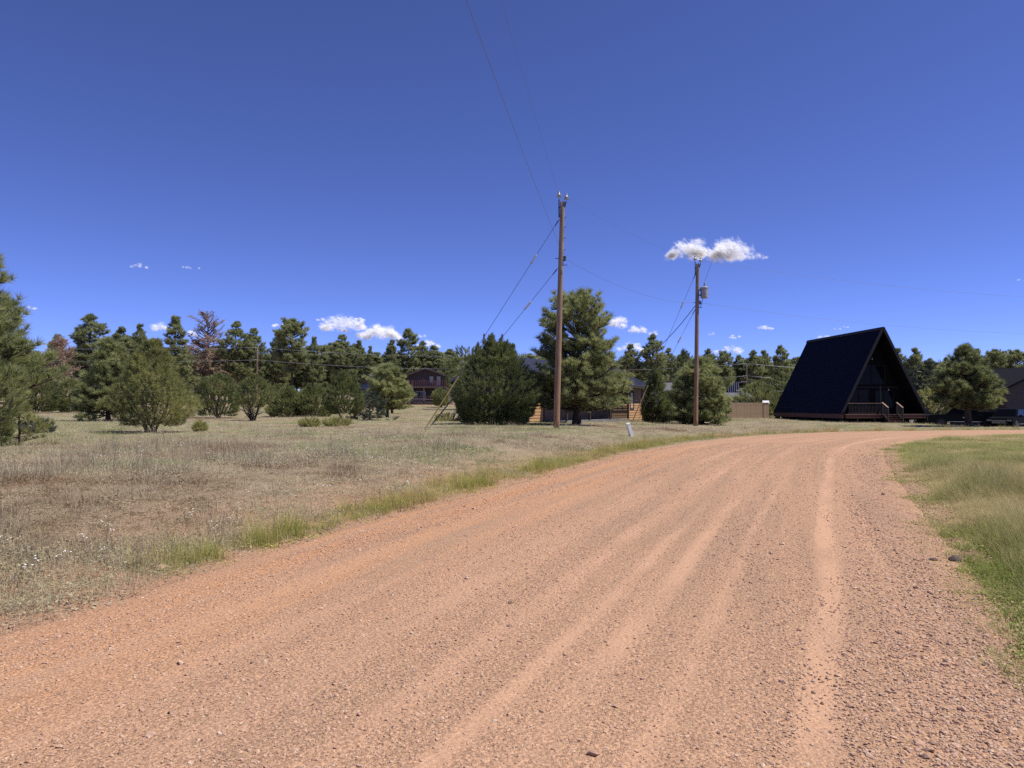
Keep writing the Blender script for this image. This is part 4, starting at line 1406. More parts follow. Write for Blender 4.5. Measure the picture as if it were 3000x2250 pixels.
def railing(parent, p0, p1, h, mat, post='dark_wood', spacing=.13, base=.08, wbal=.035, cap=None, name='railing'):
    """rail with balusters between two points; balusters joined in the rail's own part"""
    p0, p1 = Vector(p0), Vector(p1)
    L = (p1 - p0).length; d = (p1 - p0).normalized()
    up = Vector((0, 0, 1))
    m = MB()
    m.beam(p0 + up * (h - .02), p1 + up * (h - .02), .09, .045)
    rail = m.build(name, cap or mat, parent)
    m = MB().beam(p0 + up * base, p1 + up * base, .05, .06)
    m.build('lower_rail', mat, rail)
    n = int(L / spacing)
    bm_ = MB().box(-wbal / 2, wbal / 2, -wbal / 2, wbal / 2, 0, h - base - .03).mesh('baluster')
    bm_.materials.append(MATS[mat])
    for i in range(1, n):
        o = bpy.data.objects.new('baluster', bm_); COL.objects.link(o); o.parent = rail
        o.location = p0 + d * (L * i / n) + up * base
    return rail


# ------------------------------------------------------------------ black A-frame cabin
af = pt(2586.8, 960, 65.0)
AX, AY = af.x, 65.0
AG = H(AX - 1, AY)
ra = math.atan2(1.13, 13.7)
cabin = empty('a_frame_cabin', (AX, AY, AG), ra, 'black A-frame cabin with steep navy metal roof and front deck', 'cabin')
APEX = af.z - AG
HW, Z0, LEN = 3.95, .78, 13.9
slope = math.hypot(HW, APEX - Z0)
for sgn in (-1, 1):
    # roof of ribbed metal panels, each its own piece
    e = Vector((0, 1, 0))
    dn = Vector((sgn * HW, 0, Z0 - APEX)).normalized()
    nrm = Vector((sgn * (APEX - Z0), 0, HW)).normalized()
    pw = LEN / 15
    m = MB()
    # local panel: x along ridge, y down slope, z outward, then oriented
    prof = [(0, .012)]
    for k in range(4):
        c = (k + .5) * pw / 4
        prof += [(c - .030, .012), (c - .016, .055), (c + .016, .055), (c + .030, .012)]
    prof += [(pw - .004, .012)]
    vs = []; fs = []
    for (s_, t_) in prof:
        vs += [(0, s_, t_, 0), (0, s_, t_, slope)]
    pts = [e * s_ + nrm * t_ + dn * q for (_, s_, t_, q) in vs]
    np_ = len(prof)
    bot = [e * s_ + dn * q - nrm * .02 for s_ in (0, pw - .004) for q in (0, slope)]
    vv = pts + bot
    b0 = 2 * np_
    for i in range(np_ - 1):
        fs.append((2 * i, 2 * i + 1, 2 * i + 3, 2 * i + 2) if sgn > 0 else (2 * i + 2, 2 * i + 3, 2 * i + 1, 2 * i))
    fs += [(0, 1, b0 + 1, b0), (2 * np_ - 2, b0 + 2, b0 + 3, 2 * np_ - 1), (b0, b0 + 1, b0 + 3, b0 + 2), tuple([b0 + 1] + [2 * i + 1 for i in range(np_)] + [b0 + 3])]
    m.add(vv, fs)
    pm = m.mesh('roof_panel'); pm.materials.append(MATS['roof_navy'])
    for i in range(15):
        o = bpy.data.objects.new('roof_panel', pm); COL.objects.link(o); o.parent = cabin
        o.location = (0, i * pw, APEX)
    # inner sheathing
    q = [Vector((0, .06, APEX - .09)), Vector((0, LEN - .06, APEX - .09)), Vector((sgn * (HW - .05), LEN - .06, Z0)), Vector((sgn * (HW - .05), .06, Z0))]
    if sgn > 0: q = q[::-1]
    MB().slab(q, .09).build('roof_deck', 'black_paint', cabin)
    # barge board on the front edge
    m = MB()
    a = Vector((0, -.04, APEX + .02)); b = Vector((sgn * (HW + .02), -.04, Z0 - .02))
    m.beam(a, b, .08, .24)
    m.build('barge_board', 'charcoal_trim', cabin)
    # side rim beam and crawl space piers, coloured black for the shade there
    part('rim_beam', 'redwood', cabin, *[(min(sgn * (HW - .02), sgn * (HW - .14)), max(sgn * (HW - .02), sgn * (HW - .14)), .0, LEN, .36, .77)])
    for k in range(5):
        y = .1 + k * 3.3
        part('pier', 'black_paint', cabin, (sgn * (HW - .3) - .2, sgn * (HW - .3) + .2, y, y + .4, -.5, .36))
MB().slab([(-.17, -.05, APEX - .16), (-.17, LEN + .05, APEX - .16), (0, LEN + .05, APEX + .09), (0, -.05, APEX + .09)][::-1], .03).add([(0, 0, 0)], []).build('ridge_cap', 'charcoal_trim', cabin)
MB().slab([(.17, -.05, APEX - .16), (.17, LEN + .05, APEX - .16), (0, LEN + .05, APEX + .09), (0, -.05, APEX + .09)], .03).build('ridge_cap', 'charcoal_trim', cabin)
# black box standing for the shade of the open crawl space
part('crawl_shade', 'black_paint', cabin, (-HW + .75, HW - .75, .9, LEN - .4, -.4, .39))
# floor
part('floor_frame', 'dark_wood', cabin, (-HW + .16, HW - .16, .4, LEN - .2, .40, .74))
# recessed facade
yf = 1.9
k_ = HW / (APEX - Z0)
wz0 = .76
MB().slab([(-HW + .16, yf, wz0), (HW - .16, yf, wz0), (0, yf, APEX - .3)], .12).build('front_wall', 'black_paint', cabin)
MB().slab([(HW - .16, LEN - .3, wz0), (-HW + .16, LEN - .3, wz0), (0, LEN - .3, APEX - .3)], .12).build('rear_wall', 'black_paint', cabin)
sd = window(cabin, -2.25, -.35, .92, 2.95, yf, fr=.08, mull=1, name='sliding_door', pane='glass_dim')
MB().box(-1.28, -.40, yf - .034, yf - .031, .95, 2.9).build('curtain', 'door_blind', sd)
window(cabin, .35, 2.0, 1.35, 2.85, yf, fr=.07, mull=1, pane='glass_dim')
window(cabin, -1.45, -.1, 3.55, 5.2, yf, fr=.07, pane='glass_dim')
window(cabin, .1, 1.2, 3.55, 5.2, yf, fr=.07, pane='glass_dim')
part('wall_beam', 'charcoal_trim', cabin, (-2.6, 2.6, yf - .10, yf - .002, 3.12, 3.3))
for (lx, lz) in ((.0, 5.85), (1.55, 3.0)):
    MB().lathe([(.02, -.12), (.07, -.1), (.08, 0), (.05, .08), (.02, .1)], 10, (lx, yf - .13, lz)).build('wall_lamp', 'galv', cabin)
part('porch_post', 'charcoal_trim', cabin, (-.30, -.20, .12, .22, .80, 3.3))
# deck
deck = part('deck', 'dark_wood', cabin, (-HW + .3, HW - .3, -.2, yf - .01, .66, .718))
pm = MB().box(-HW + .25, HW - .25, 0, .145, .72, .757).mesh('plank'); pm.materials.append(MATS['redwood'])
for i in range(14):
    o = bpy.data.objects.new('plank', pm); COL.objects.link(o); o.parent = deck; o.location = (0, -.25 + i * .152, 0)
part('deck_rim', 'redwood', cabin, (-HW + .2, HW - .25, -.31, -.255, .40, .72))
part('deck_edge', 'redwood_pale', cabin, (-HW + .2, HW - .25, -.34, -.255, .722, .765))
for x in (-2.6, -1.0, .9, 2.6):
    part('deck_post', 'dark_wood', cabin, (x - .07, x + .07, -.2, -.06, -.4, .40))
SX0, SX1 = -.25, 1.0   # stairs
railing(cabin, (-HW + .45, -.22, .77), (SX0 - .05, -.22, .77), .98, 'dark_wood', cap='redwood_pale')
for x in (SX0 - .05, SX1 + .05):
    part('newel_post', 'dark_wood', cabin, (x - .05, x + .05, -.27, -.17, .5, 1.78))
    part('newel_post', 'dark_wood', cabin, (x - .05, x + .05, -1.12, -1.02, -.15, 1.32))
    MB().beam((x, -.2, 1.80), (x, -1.1, 1.34), .14, .05).build('handrail', 'redwood_pale', cabin)
    MB().beam((x, -.25, .70), (x, -1.1, .1), .05, .26).build('stringer', 'dark_wood', cabin)
    for k in range(5):
        y = -.36 - .14 * k
        part('baluster', 'dark_wood', cabin, (x - .018, x + .018, y - .018, y + .018, .62 + (y + .25) * .7, 1.74 + (y + .2) * .51))
for k in range(3):
    part('stair_tread', 'redwood', cabin, (SX0, SX1, -.58 - .27 * k, -.30 - .27 * k, .52 - .19 * k, .56 - .19 * k))
    part('stair_riser', 'redwood', cabin, (SX0, SX1, -.33 - .27 * k, -.305 - .27 * k, .36 - .19 * k, .52 - .19 * k))
# bucket by the stairs
bx = cabin.matrix_basis @ Vector((SX1 + .75, -1.2, 0))
bk = MB().lathe([(.001, .02), (.125, .0), (.155, .36), (.17, .37), (.17, .39), (.15, .39), (.12, .05), (.001, .04)], 18).build('bucket', 'white_plastic', None, (bx.x, bx.y, H(bx.x, bx.y)), smooth=True)
bk['label'] = 'white plastic bucket beside the A-frame steps'; bk['category'] = 'bucket'
MB().tube([(.16 * math.cos(t), -.02 + .1 * math.sin(t) * 0 - .14 * math.sin(t), .37 - .05 * math.sin(t)) for t in np.linspace(0, PI, 9)], .006, 5).build('handle', 'galv', bk)

# ------------------------------------------------------------------ cedar fence
fy = 76.0
f0, f1 = px(2080, fy), px(2263, fy)
fence = empty('fence', (f0, fy - 1.0, H((f0 + f1) / 2, fy)), rad(20), 'tan wooden plank fence running up to the A-frame', 'fence')
FH = 1.66
L_ = (f1 - f0) / math.cos(rad(20)) * 1.02
nb = int(L_ / .142)
variants = []
for k in range(4):
    h_ = FH + (-.012, .0, .01, -.004)[k]
    m = MB().box(-.067, .067, -.012, .012, .03, h_ - .03).add([(-.067, -.012, h_ - .03), (.067, -.012, h_ - .03), (.067, .012, h_ - .03), (-.067, .012, h_ - .03), (-.04, -.012, h_), (.04, -.012, h_), (.04, .012, h_), (-.04, .012, h_)], [(4, 5, 6, 7), (0, 1, 5, 4), (1, 2, 6, 5), (2, 3, 7, 6), (3, 0, 4, 7)])
    q = m.mesh('plank'); q.materials.append(MATS['fence_cedar']); variants.append(q)
for i in range(nb):
    o = bpy.data.objects.new('plank', variants[random.randrange(4)]); COL.objects.link(o); o.parent = fence
    o.location = (.071 + i * .142, random.uniform(-.004, .004), 0)
    o.rotation_euler = (0, random.uniform(-.006, .006), 0)
for z in (.35, 1.35):
    part('fence_rail', 'fence_cedar', fence, (0, L_, .02, .06, z - .045, z + .045))
for x in np.arange(.1, L_, 2.4):
    part('fence_post', 'fence_cedar', fence, (x - .045, x + .045, .065, .155, -.3, FH - .1))
part('gate_edge', 'dark_wood', fence, (L_ - .78, L_ - .75, -.035, -.014, .06, FH - .08), (L_ - .75, L_ - .05, -.035, -.014, FH - .11, FH - .08))

# ------------------------------------------------------------------ tan house behind the big pine
A = Vector((1.0, 46.0)); B = Vector((11.3, 63.0))
hl = (B - A).length
hr = math.atan2(B.y - A.y, B.x - A.x)
hz = H(8, 56)
house = empty('tan_house', (A.x, A.y, hz), hr, 'tan lap-sided house with blue grey metal roof behind the big pine', 'house')
HWID, EAVE = 5.0, 2.95
part('wall', 'brown_panel', house, (0, hl, 0, HWID, -.6, EAVE))  # panel brown kept dark to stand for the shade behind the porch
# lap siding boards on the sunny long wall and the near end
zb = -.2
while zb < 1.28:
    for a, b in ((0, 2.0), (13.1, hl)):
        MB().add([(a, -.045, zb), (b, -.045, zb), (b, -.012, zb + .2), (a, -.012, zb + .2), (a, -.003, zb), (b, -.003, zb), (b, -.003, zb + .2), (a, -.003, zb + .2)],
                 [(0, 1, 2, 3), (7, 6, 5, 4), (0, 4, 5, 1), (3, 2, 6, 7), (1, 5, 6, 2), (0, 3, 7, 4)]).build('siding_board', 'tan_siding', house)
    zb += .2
part('sill_trim', 'charcoal_trim', house, (-.02, 2.0, -.05, -.003, 1.402, 1.45), (13.1, hl + .02, -.05, -.003, 1.402, 1.45))
for x in (0, 2.0, 13.1, hl - .1):
    part('corner_trim', 'dark_wood', house, (x - .02, x + .12, -.07, -.004, -.3, EAVE - .02))
window(house, 17.1, 17.75, .95, 2.25, 0, fr=.1, pane='curtain')
window(house, 13.4, 16.4, .75, 2.3, 0, fr=.1, mull=2)
window(house, 7.0, 8.6, 1.0, 2.2, 0, fr=.1, mull=1)
# roof with standing seams
rise = 1.55
for sg in (0, 1):
    y0, y1 = (-.65, HWID / 2) if sg == 0 else (HWID + .65, HWID / 2)
    z0, z1 = EAVE - .08, EAVE + rise
    q = [(-.5, y0, z0), (hl + .5, y0, z0), (hl + .5, y1, z1), (-.5, y1, z1)]
    if sg: q = q[::-1]
    rf = MB().slab(q, .09).build('roof', 'metal_blue_grey', house)
    sm = MB()
    dirv = Vector((0, y1 - y0, z1 - z0)); nn = Vector((0, -(z1 - z0) * (1 if sg == 0 else -1), abs(y1 - y0))).normalized()
    sm.beam(Vector((0, y0, z0)) + nn * .02, Vector((0, y1, z1)) + nn * .02, .03, .045)
    smm = sm.mesh('seam'); smm.materials.append(MATS['metal_blue_grey'])
    for k in range(int((hl + 1) / .42) + 1):
        o = bpy.data.objects.new('seam', smm); COL.objects.link(o); o.parent = rf; o.location = (-.48 + k * .42, 0, 0)
    part('fascia', 'dark_wood', house, (-.5, hl + .5, min(y0, y0 + (.04 if sg == 0 else -.04)), max(y0, y0 + (.04 if sg == 0 else -.04)), z0 - .22, z0 - .093))
for x in (.02, hl - .02):
    MB().slab([(x - .06, .02, EAVE), (x - .06, HWID - .02, EAVE), (x - .06, HWID / 2, EAVE + rise - .13)] if x < 1 else [(x + .06, HWID - .02, EAVE), (x + .06, .02, EAVE), (x + .06, HWID / 2, EAVE + rise - .13)], .1).build('gable', 'brown_panel', house)
# porch, lengthened so that its roof shades the wall
part('porch_deck', 'concrete', house, (2.3, 13.0, -1.6, -.06, -.5, .18))
railing(house, (9.0, -1.52, .18), (12.9, -1.52, .18), .95, 'dark_wood', spacing=.16)
for x in (2.4, 5.9, 9.4, 12.9):
    part('porch_post', 'dark_wood', house, (x - .06, x + .06, -1.6, -1.47, .18, 2.66))
MB().slab([(2.1, -1.95, 2.66), (13.2, -1.95, 2.66), (13.2, -.66, 2.86), (2.1, -.66, 2.86)], .07).build('porch_roof', 'metal_blue_grey', house)

# ------------------------------------------------------------------ two storey brown deck house, far
d_ = 132.0
c0 = pt(1248, 1186, d_)
gz_ = H(c0.x, d_)
bh = empty('deck_house', (c0.x, d_, gz_), 0, 'two storey brown house with red railed decks beyond the field', 'house')
ap = pt(1248, 1077, d_).z - gz_
ev = pt(1248, 1103.5, d_).z - gz_
hw = (px(1316, d_) - px(1170, d_)) / 2
fd = 3.2
part('wall', 'brown_wall', bh, (-hw + .5, hw - .5, 0, 10, -.5, ev))
MB().slab([(-hw + .5, -.0, ev), (hw - .5, -.0, ev), (0, -.0, ap - .3)], .2).build('gable', 'brown_wall', bh)
for sg in (-1, 1):
    q = [(0, -.9, ap), (0, 10.6, ap), (sg * (hw + .1), 10.6, ev - .1), (sg * (hw + .1), -.9, ev - .1)]
    if sg < 0: q = q[::-1]
    MB().slab(q[::-1], .2).build('roof', 'shingle_brown', bh)
    MB().beam((0, -.93, ap - .1), (sg * (hw + .1), -.93, ev - .2), .06, .3).build('barge_board', 'brown_wall_tan', bh)
MB().slab([(-.9 - 2.2, -.06, ev - 1.6), (-.9 + 2.6, -.06, ev - 1.6), (-.9 + .4, -.06, ev - .15)], .05).build('gable_panel', 'brown_wall_tan', bh)
dz = pt(1248, 1133, d_).z - gz_
d2 = pt(1248, 1178, d_).z - gz_
for zz, nm in ((dz, 'upper_deck'), (d2, 'lower_deck')):
    part(nm, 'brown_wall_tan', bh, (-hw + .4, hw - .4, -fd, -.01, zz - .28, zz))
    railing(bh, (-hw + .45, -fd + .06, zz), (hw - .45, -fd + .06, zz), 1.05, 'red_rail', spacing=.36, wbal=.10)
for k in range(5):
    x = -hw + .5 + (2 * hw - 1.0) * k / 4
    part('deck_post', 'brown_wall_tan', bh, (x - .11, x + .11, -fd + .0, -fd + .22, -.6, dz - .28))
    part('rail_post', 'red_rail', bh, (x - .07, x + .07, -fd + .02, -fd + .14, dz, dz + 1.12))
for (a, b, lo, hi) in ((-hw + 1.3, -hw + 3.0, .7, 2.1), (hw - 6.2, hw - 4.7, .6, 2.2)):
    window(bh, a, b, d2 + lo - .3, d2 + hi - .3, 0, fr=.1, frame='white_trim', mull=1)
for k, (a, b) in enumerate(((hw - 3.9, hw - 3.2), (hw - 2.6, hw - 1.9))):
    window(bh, a, b, dz + .2, dz + 1.9, 0, fr=.06, frame='brown_wall', pane='curtain')
# its wing at the left
wing = empty('brown_house', (px(1079, 126.0), 126.0, H(px(1079, 126.0), 126.0)), 0, 'low brown gabled house left of the small bright green pine', 'house')
hw2 = (px(1100, 126.0) - px(1052, 126.0)) / 2
z_ap = pt(1079, 1097, 126.0).z - wing.location.z; z_ev = pt(1079, 1109, 126.0).z - wing.location.z
part('wall', 'brown_wall', wing, (-hw2 + .3, hw2 - .3, 0, 8, -.4, z_ev))
MB().slab([(-hw2 + .3, 0, z_ev), (hw2 - .3, 0, z_ev), (0, 0, z_ap - .2)], .2).build('gable', 'brown_wall', wing)
for sg in (-1, 1):
    q = [(0, -.5, z_ap), (0, 8.4, z_ap), (sg * (hw2 + .2), 8.4, z_ev - .1), (sg * (hw2 + .2), -.5, z_ev - .1)]
    if sg < 0: q = q[::-1]
    MB().slab(q[::-1], .18).build('roof', 'shingle_brown', wing)
window(wing, -1.2, 1.6, z_ev - 1.9, z_ev - 1.0, 0, fr=.1, frame='dark_wood')

# ------------------------------------------------------------------ grey house behind the fence
d_ = 96.0
x0, x1 = px(1938, d_), px(2212, d_)
gh = empty('grey_house', (x0, d_, H((x0 + x1) / 2, d_)), 0, 'slate grey house with dark hipped roof behind the fence', 'house')
zg = gh.location.z
zr, ze = pt(2150, 1118, d_).z - zg, pt(2150, 1163, d_).z - zg
Lh = x1 - x0
part('wall', 'slate_wall', gh, (.5, Lh - .5, .5, 8, -.5, ze))
ym = 4.25
MB().add([(0, 0, ze), (Lh, 0, ze), (Lh, 8.5, ze), (0, 8.5, ze), (1.2, ym, zr), (Lh - 2.2, ym, zr), (0, 0, ze - .18), (Lh, 0, ze - .18), (Lh, 8.5, ze - .18), (0, 8.5, ze - .18)],
         [(0, 1, 5, 4), (1, 2, 5), (2, 3, 4, 5), (3, 0, 4), (0, 6, 7, 1), (1, 7, 8, 2), (2, 8, 9, 3), (3, 9, 6, 0), (6, 9, 8, 7)]).build('roof', 'shingle_grey', gh)
window(gh, Lh - 4.0, Lh - 3.0, .8, ze - .45, .5, fr=.1, frame='dark_wood')
window(gh, Lh - 7.4, Lh - 6.2, .9, ze - .45, .5, fr=.1, frame='dark_wood')
sx = px(2160, d_) - x0
cooler = part('roof_cooler', 'dark_wood', gh, (sx - .9, sx + .65, 1.3, 2.6, ze + .4, zr + .12))
for k in range(6):
    MB().box(sx - .8 + k * .26, sx - .8 + k * .26 + .10, 1.24, 1.295, ze + .55, zr - .02).build('slat', 'galv', cooler)
MB().tube([(sx + .3, 1.1, ze + .9), (sx + 1.3, .9, ze + .62)], .05, 6).build('duct_pipe', 'white_trim', gh)
# white cover tilted above the fence
wb = pt(2243, 1180, 78.0)
cov = MB().slab([(-.42, -.3, 0), (.3, -.3, 0), (.5, .35, .34), (-.22, .35, .34)], .05)
cov.tube([(0, 0, .1), (0, 0, -(wb.z - H(wb.x, 78.0)) - .1)], .04, 6)
cv = cov.build('solar_panel', 'white_trim', None, (wb.x, 78.0, wb.z - .1))
tag(cv, 'small tilted white panel showing above the fence', 'panel')

# ------------------------------------------------------------------ grey gabled house at the right edge
d_ = 70.0
x0 = px(2934, d_)
rh = empty('gabled_house', (x0, d_, H(x0 + 3, d_)), 0, 'grey gabled house at the right edge behind the black car', 'house')
zg = rh.location.z
zea, za = pt(2937, 1137, d_).z - zg, pt(2937, 1137, d_).z - zg + 4.6 * .48
part('wall', 'siding_grey', rh, (.4, 8.8, 0, 9, -.5, zea + .1))
MB().slab([(.4, 0, zea + .1), (8.8, 0, zea + .1), (4.6, 0, za - .12)], .2).build('gable', 'siding_grey', rh)
zz = .15
while zz < zea:
    part('siding_board', 'siding_grey', rh, (.42, 8.78, -.03, -.003, zz, zz + .19))
    zz += .21
for sg in (-1, 1):
    q = [(4.6, -.6, za), (4.6, 9.5, za), (4.6 + sg * 4.9, 9.5, zea - .12), (4.6 + sg * 4.9, -.6, zea - .12)]
    if sg < 0: q = q[::-1]
    MB().slab(q[::-1], .2).build('roof', 'black_paint', rh)
window(rh, 2.6, 4.0, 1.2, 2.4, -.03, fr=.1, mull=1)
MB().tube([(.5, 1.5, zea + .1), (.5, 1.5, zea + 1.5)], .09, 8).build('vent_pipe', 'galv', rh)

# ------------------------------------------------------------------ utility poles and lines
def pole_material():
    m, nt, out = new_mat('pole_wood')
    tc = N(nt, 'ShaderNodeTexCoord'); mp = N(nt, 'ShaderNodeMapping'); mp.inputs['Scale'].default_value = (16, 16, 1.1)
    nt.links.new(tc.outputs['Object'], mp.inputs[0])
    no = N(nt, 'ShaderNodeTexNoise', Scale=1.0, Detail=7.0, Roughness=.65)
    nt.links.new(mp.outputs[0], no.inputs['Vector'])
    sz = N(nt, 'ShaderNodeSeparateXYZ'); nt.links.new(tc.outputs['Object'], sz.inputs[0])
    hr_ = N(nt, 'ShaderNodeMapRange'); hr_.inputs['From Max'].default_value = 9.0
    nt.links.new(sz.outputs['Z'], hr_.inputs['Value'])
    lo = ramp(nt, [(.3, (.17, .095, .052)), (.7, (.38, .225, .125))])
    hi = ramp(nt, [(.3, (.14, .10, .075)), (.7, (.36, .285, .225))])
    nt.links.new(no.outputs['Fac'], lo.inputs[0]); nt.links.new(no.outputs['Fac'], hi.inputs[0])
    mx = N(nt, 'ShaderNodeMix', data_type='RGBA')
    nt.links.new(hr_.outputs[0], mx.inputs[0]); nt.links.new(lo.outputs[0], mx.inputs[6]); nt.links.new(hi.outputs[0], mx.inputs[7])
    b = N(nt, 'ShaderNodeBsdfPrincipled'); b.inputs['Roughness'].default_value = .85; b.inputs['Specular IOR Level'].default_value = .2
    nt.links.new(mx.outputs[2], b.inputs['Base Color'])
    bp = N(nt, 'ShaderNodeBump', Strength=.5, Distance=.012)
    nt.links.new(no.outputs['Fac'], bp.inputs['Height']); nt.links.new(bp.outputs[0], b.inputs['Normal'])
    nt.links.new(b.outputs[0], out.inputs[0])


pole_material()
simple('porcelain', (.32, .33, .36), rough=.25, var=.15, scale=9)
simple('dark_iron', (.03, .028, .03), rough=.6, metal=.3, var=.2, scale=9)
simple('wire_dark', (.035, .037, .045), rough=.6, var=.1, scale=2)
simple('wire_alu', (.42, .43, .46), rough=.45, metal=.5, var=.1, scale=2)
simple('wire_pale', (.3, .31, .34), rough=.7, var=.1, scale=2)
simple('wire_mid', (.13, .135, .16), rough=.6, var=.1, scale=2)
simple('guard_yellow', (.34, .25, .08), rough=.6, var=.2, scale=3)
simple('tank_grey', (.30, .31, .33), rough=.45, var=.12, scale=5)


def insulator(parent, p):
    m = MB().lathe([(.012, -.2), (.012, .0), (.05, .0), (.13, .015), (.13, .03), (.06, .05), (.06, .065), (.12, .08), (.12, .095), (.065, .115), (.055, .20), (.04, .215), (.05, .235), (.05, .27), (.03, .29)], 14, p)
    return m.build('insulator', 'porcelain', parent, smooth=True)


def utility_pole(base, top, r0, r1, label, group):
    b, t = Vector(base), Vector(top)
    root = empty('utility_pole', base, 0, label, 'utility pole', group)
    n = 26
    m = MB()
    pts = [(t - b) * (i / n) for i in range(n + 1)]
    rs = [r0 + (r1 - r0) * (i / n) + random.uniform(-.003, .003) for i in range(n + 1)]
    pts[0] = Vector((0, 0, -.4)); pts.append(pts[-1] + Vector((0, 0, .03))); rs.append(r1 * .55)
    m.tube(pts, rs, 18)
    m.build('pole_shaft', 'pole_wood', root, smooth=True)
    ax = (t - b).normalized()
    L = (t - b).length
    T = t - b
    # pole top bracket with two pin insulators
    br = MB()
    br.tube([T + Vector((-.17, 0, -.75)), T + Vector((-.17, 0, .12))], .028, 6)
    br.tube([T + Vector((.10, -.03, -.3)), T + Vector((.17, -.03, .02))], .025, 6)
    br.box(T.x - .2, T.x - .06, T.y - .02, T.y + .02, T.z - .72, T.z - .66).box(T.x - .2, T.x - .06, T.y - .02, T.y + .02, T.z - .30, T.z - .24)
    br.build('top_bracket', 'dark_iron', root)
    i1 = T + Vector((-.17, 0, .24)); i2 = T + Vector((.19, -.03, .12))
    insulator(root, i1); insulator(root, i2)
    return root, ax, L, b + i1 + Vector((0, 0, .1)), b + i2 + Vector((0, 0, .1))


def neutral_spool(root, p, name='neutral_clamp'):
    m = MB().lathe([(.03, -.09), (.075, -.08), (.045, -.02), (.045, .02), (.075, .08), (.03, .09)], 10, (p[0] + .19, p[1] - .05, p[2]))
    m.box(p[0] - .28, p[0] + .22, p[1] - .06, p[1] - .04, p[2] - .015, p[2] + .015)
    m.box(p[0] + .10, p[0] + .22, p[1] - .09, p[1] - .0, p[2] + .09, p[2] + .11).box(p[0] + .10, p[0] + .22, p[1] - .09, p[1] - .0, p[2] - .11, p[2] - .09)
    m.tube([(p[0] + .05, p[1] - .16, p[2] - .35), (p[0] + .3, p[1] - .14, p[2] - .33)], .018, 5)
    return m.build(name, 'dark_iron', root)


def wire(name, a, b, sag, r, mat, label, cat='wire', n=26, group='overhead wires'):
    a, b = Vector(a), Vector(b)
    pts = []
    for i in range(n + 1):
        f = i / n
        p = a.lerp(b, f); p.z -= sag * 4 * f * (1 - f)
        pts.append(p)
    o = MB().tube([p - a for p in pts], r, 5).build(name, mat, None, a, smooth=True)
    return tag(o, label, cat, group)


P1d, P2d = 35.0, 48.0
b1 = pt(1630, 1256, P1d); b1.z = H(b1.x, P1d)
t1 = pt(1648, 592, P1d)
p1, ax1, L1, ins1a, ins1b = utility_pole(b1, t1, .158, .112, 'near wooden utility pole in front of the bushy pine', 'wooden utility poles')
b2 = pt(2038, 1252, P2d); b2.z = H(b2.x, P2d)
t2 = pt(2044, 773, P2d)
p2, ax2, L2, ins2a, ins2b = utility_pole(b2, t2, .155, .115, 'farther wooden utility pole carrying a grey transformer', 'wooden utility poles')


def on_pole(b, t, sy, d, sx):
    z = pt(sx, sy, d).z
    f = (z - b.z) / (t.z - b.z)
    return b.lerp(t, f)


n1 = on_pole(b1, t1, 758, P1d, 1645); neutral_spool(p1, n1 - b1)
n2 = on_pole(b2, t2, 887, P2d, 2040); neutral_spool(p2, n2 - b2)
off = Vector((.19, -.05, 0))
# steps and bolts that show on the near pole
for sy in (640, 668, 700, 735):
    q = on_pole(b1, t1, sy, P1d, 1645) - b1
    MB().tube([q + Vector((.06, -.05, 0)), q + Vector((.2, -.09, .05))], .014, 5).build('bolt', 'dark_iron', p1)
# wires back over the road past the camera, behind
back = Vector((-5.6, -24, 0))
wire('power_line', ins1a, (back.x - .2, back.y, 10.6), .55, .0034, 'wire_mid', 'top wire from the near pole up over the road toward the viewer')
wire('power_line', n1 + off, (back.x + .1, back.y, 8.4), .75, .0052, 'wire_mid', 'lower wire from the near pole up over the road toward the viewer')
wire('power_line', ins1b, ins2a, .35, .0045, 'wire_mid', 'top wire between the two wooden poles')
wire('power_line', n1 + off, n2 - off * .6, .55, .006, 'wire_mid', 'lower wire between the two wooden poles')
e3 = Vector((52.0, 56.0, 0))
wire('power_line', ins2b, (e3.x, e3.y, 9.7), .75, .007, 'wire_pale', 'top wire from the farther pole off to the right')
wire('power_line', n2 + off, (e3.x, e3.y, 7.2), .85, .0075, 'wire_pale', 'lower wire from the farther pole passing over the A-frame peak')
# service drop to the tan house
ev_ = house.matrix_basis @ Vector((hl - 3, .2, EAVE + 1.2))
s2 = on_pole(b2, t2, 897, P2d, 2040) + Vector((-.15, -.05, 0))
wire('service_cable', s2, ev_, .55, .024, 'wire_dark', 'thick black cable sagging from the farther pole to the tan house', 'cable')


def guy(poleb, polet, sy, d, anchor, label, glen, guard='guard_yellow'):
    a = on_pole(poleb, polet, sy, d, 1640) + Vector((-.13, -.02, 0))
    c = Vector(anchor)
    root = empty('guy_wire', c, 0, label, 'guy wire', 'guy wires of the wooden poles')
    r = a - c
    dv = r.normalized()
    MB().tube([dv * -.25, r], .011, 5).build('cable', 'wire_dark', root)
    f = r.length
    MB().tube([r - dv * .10, r - dv * .42], [.028, .022], 6).build('clamp', 'dark_iron', root)
    MB().tube([r - dv * 2.1, r - dv * 2.2, r - dv * 2.6, r - dv * 2.7], [.012, .045, .045, .012], 8).build('strain_insulator', 'porcelain', root)
    if guard:
        MB().tube([dv * .35, dv * (.35 + glen)], .032, 8).build('guard', guard, root)
    return root


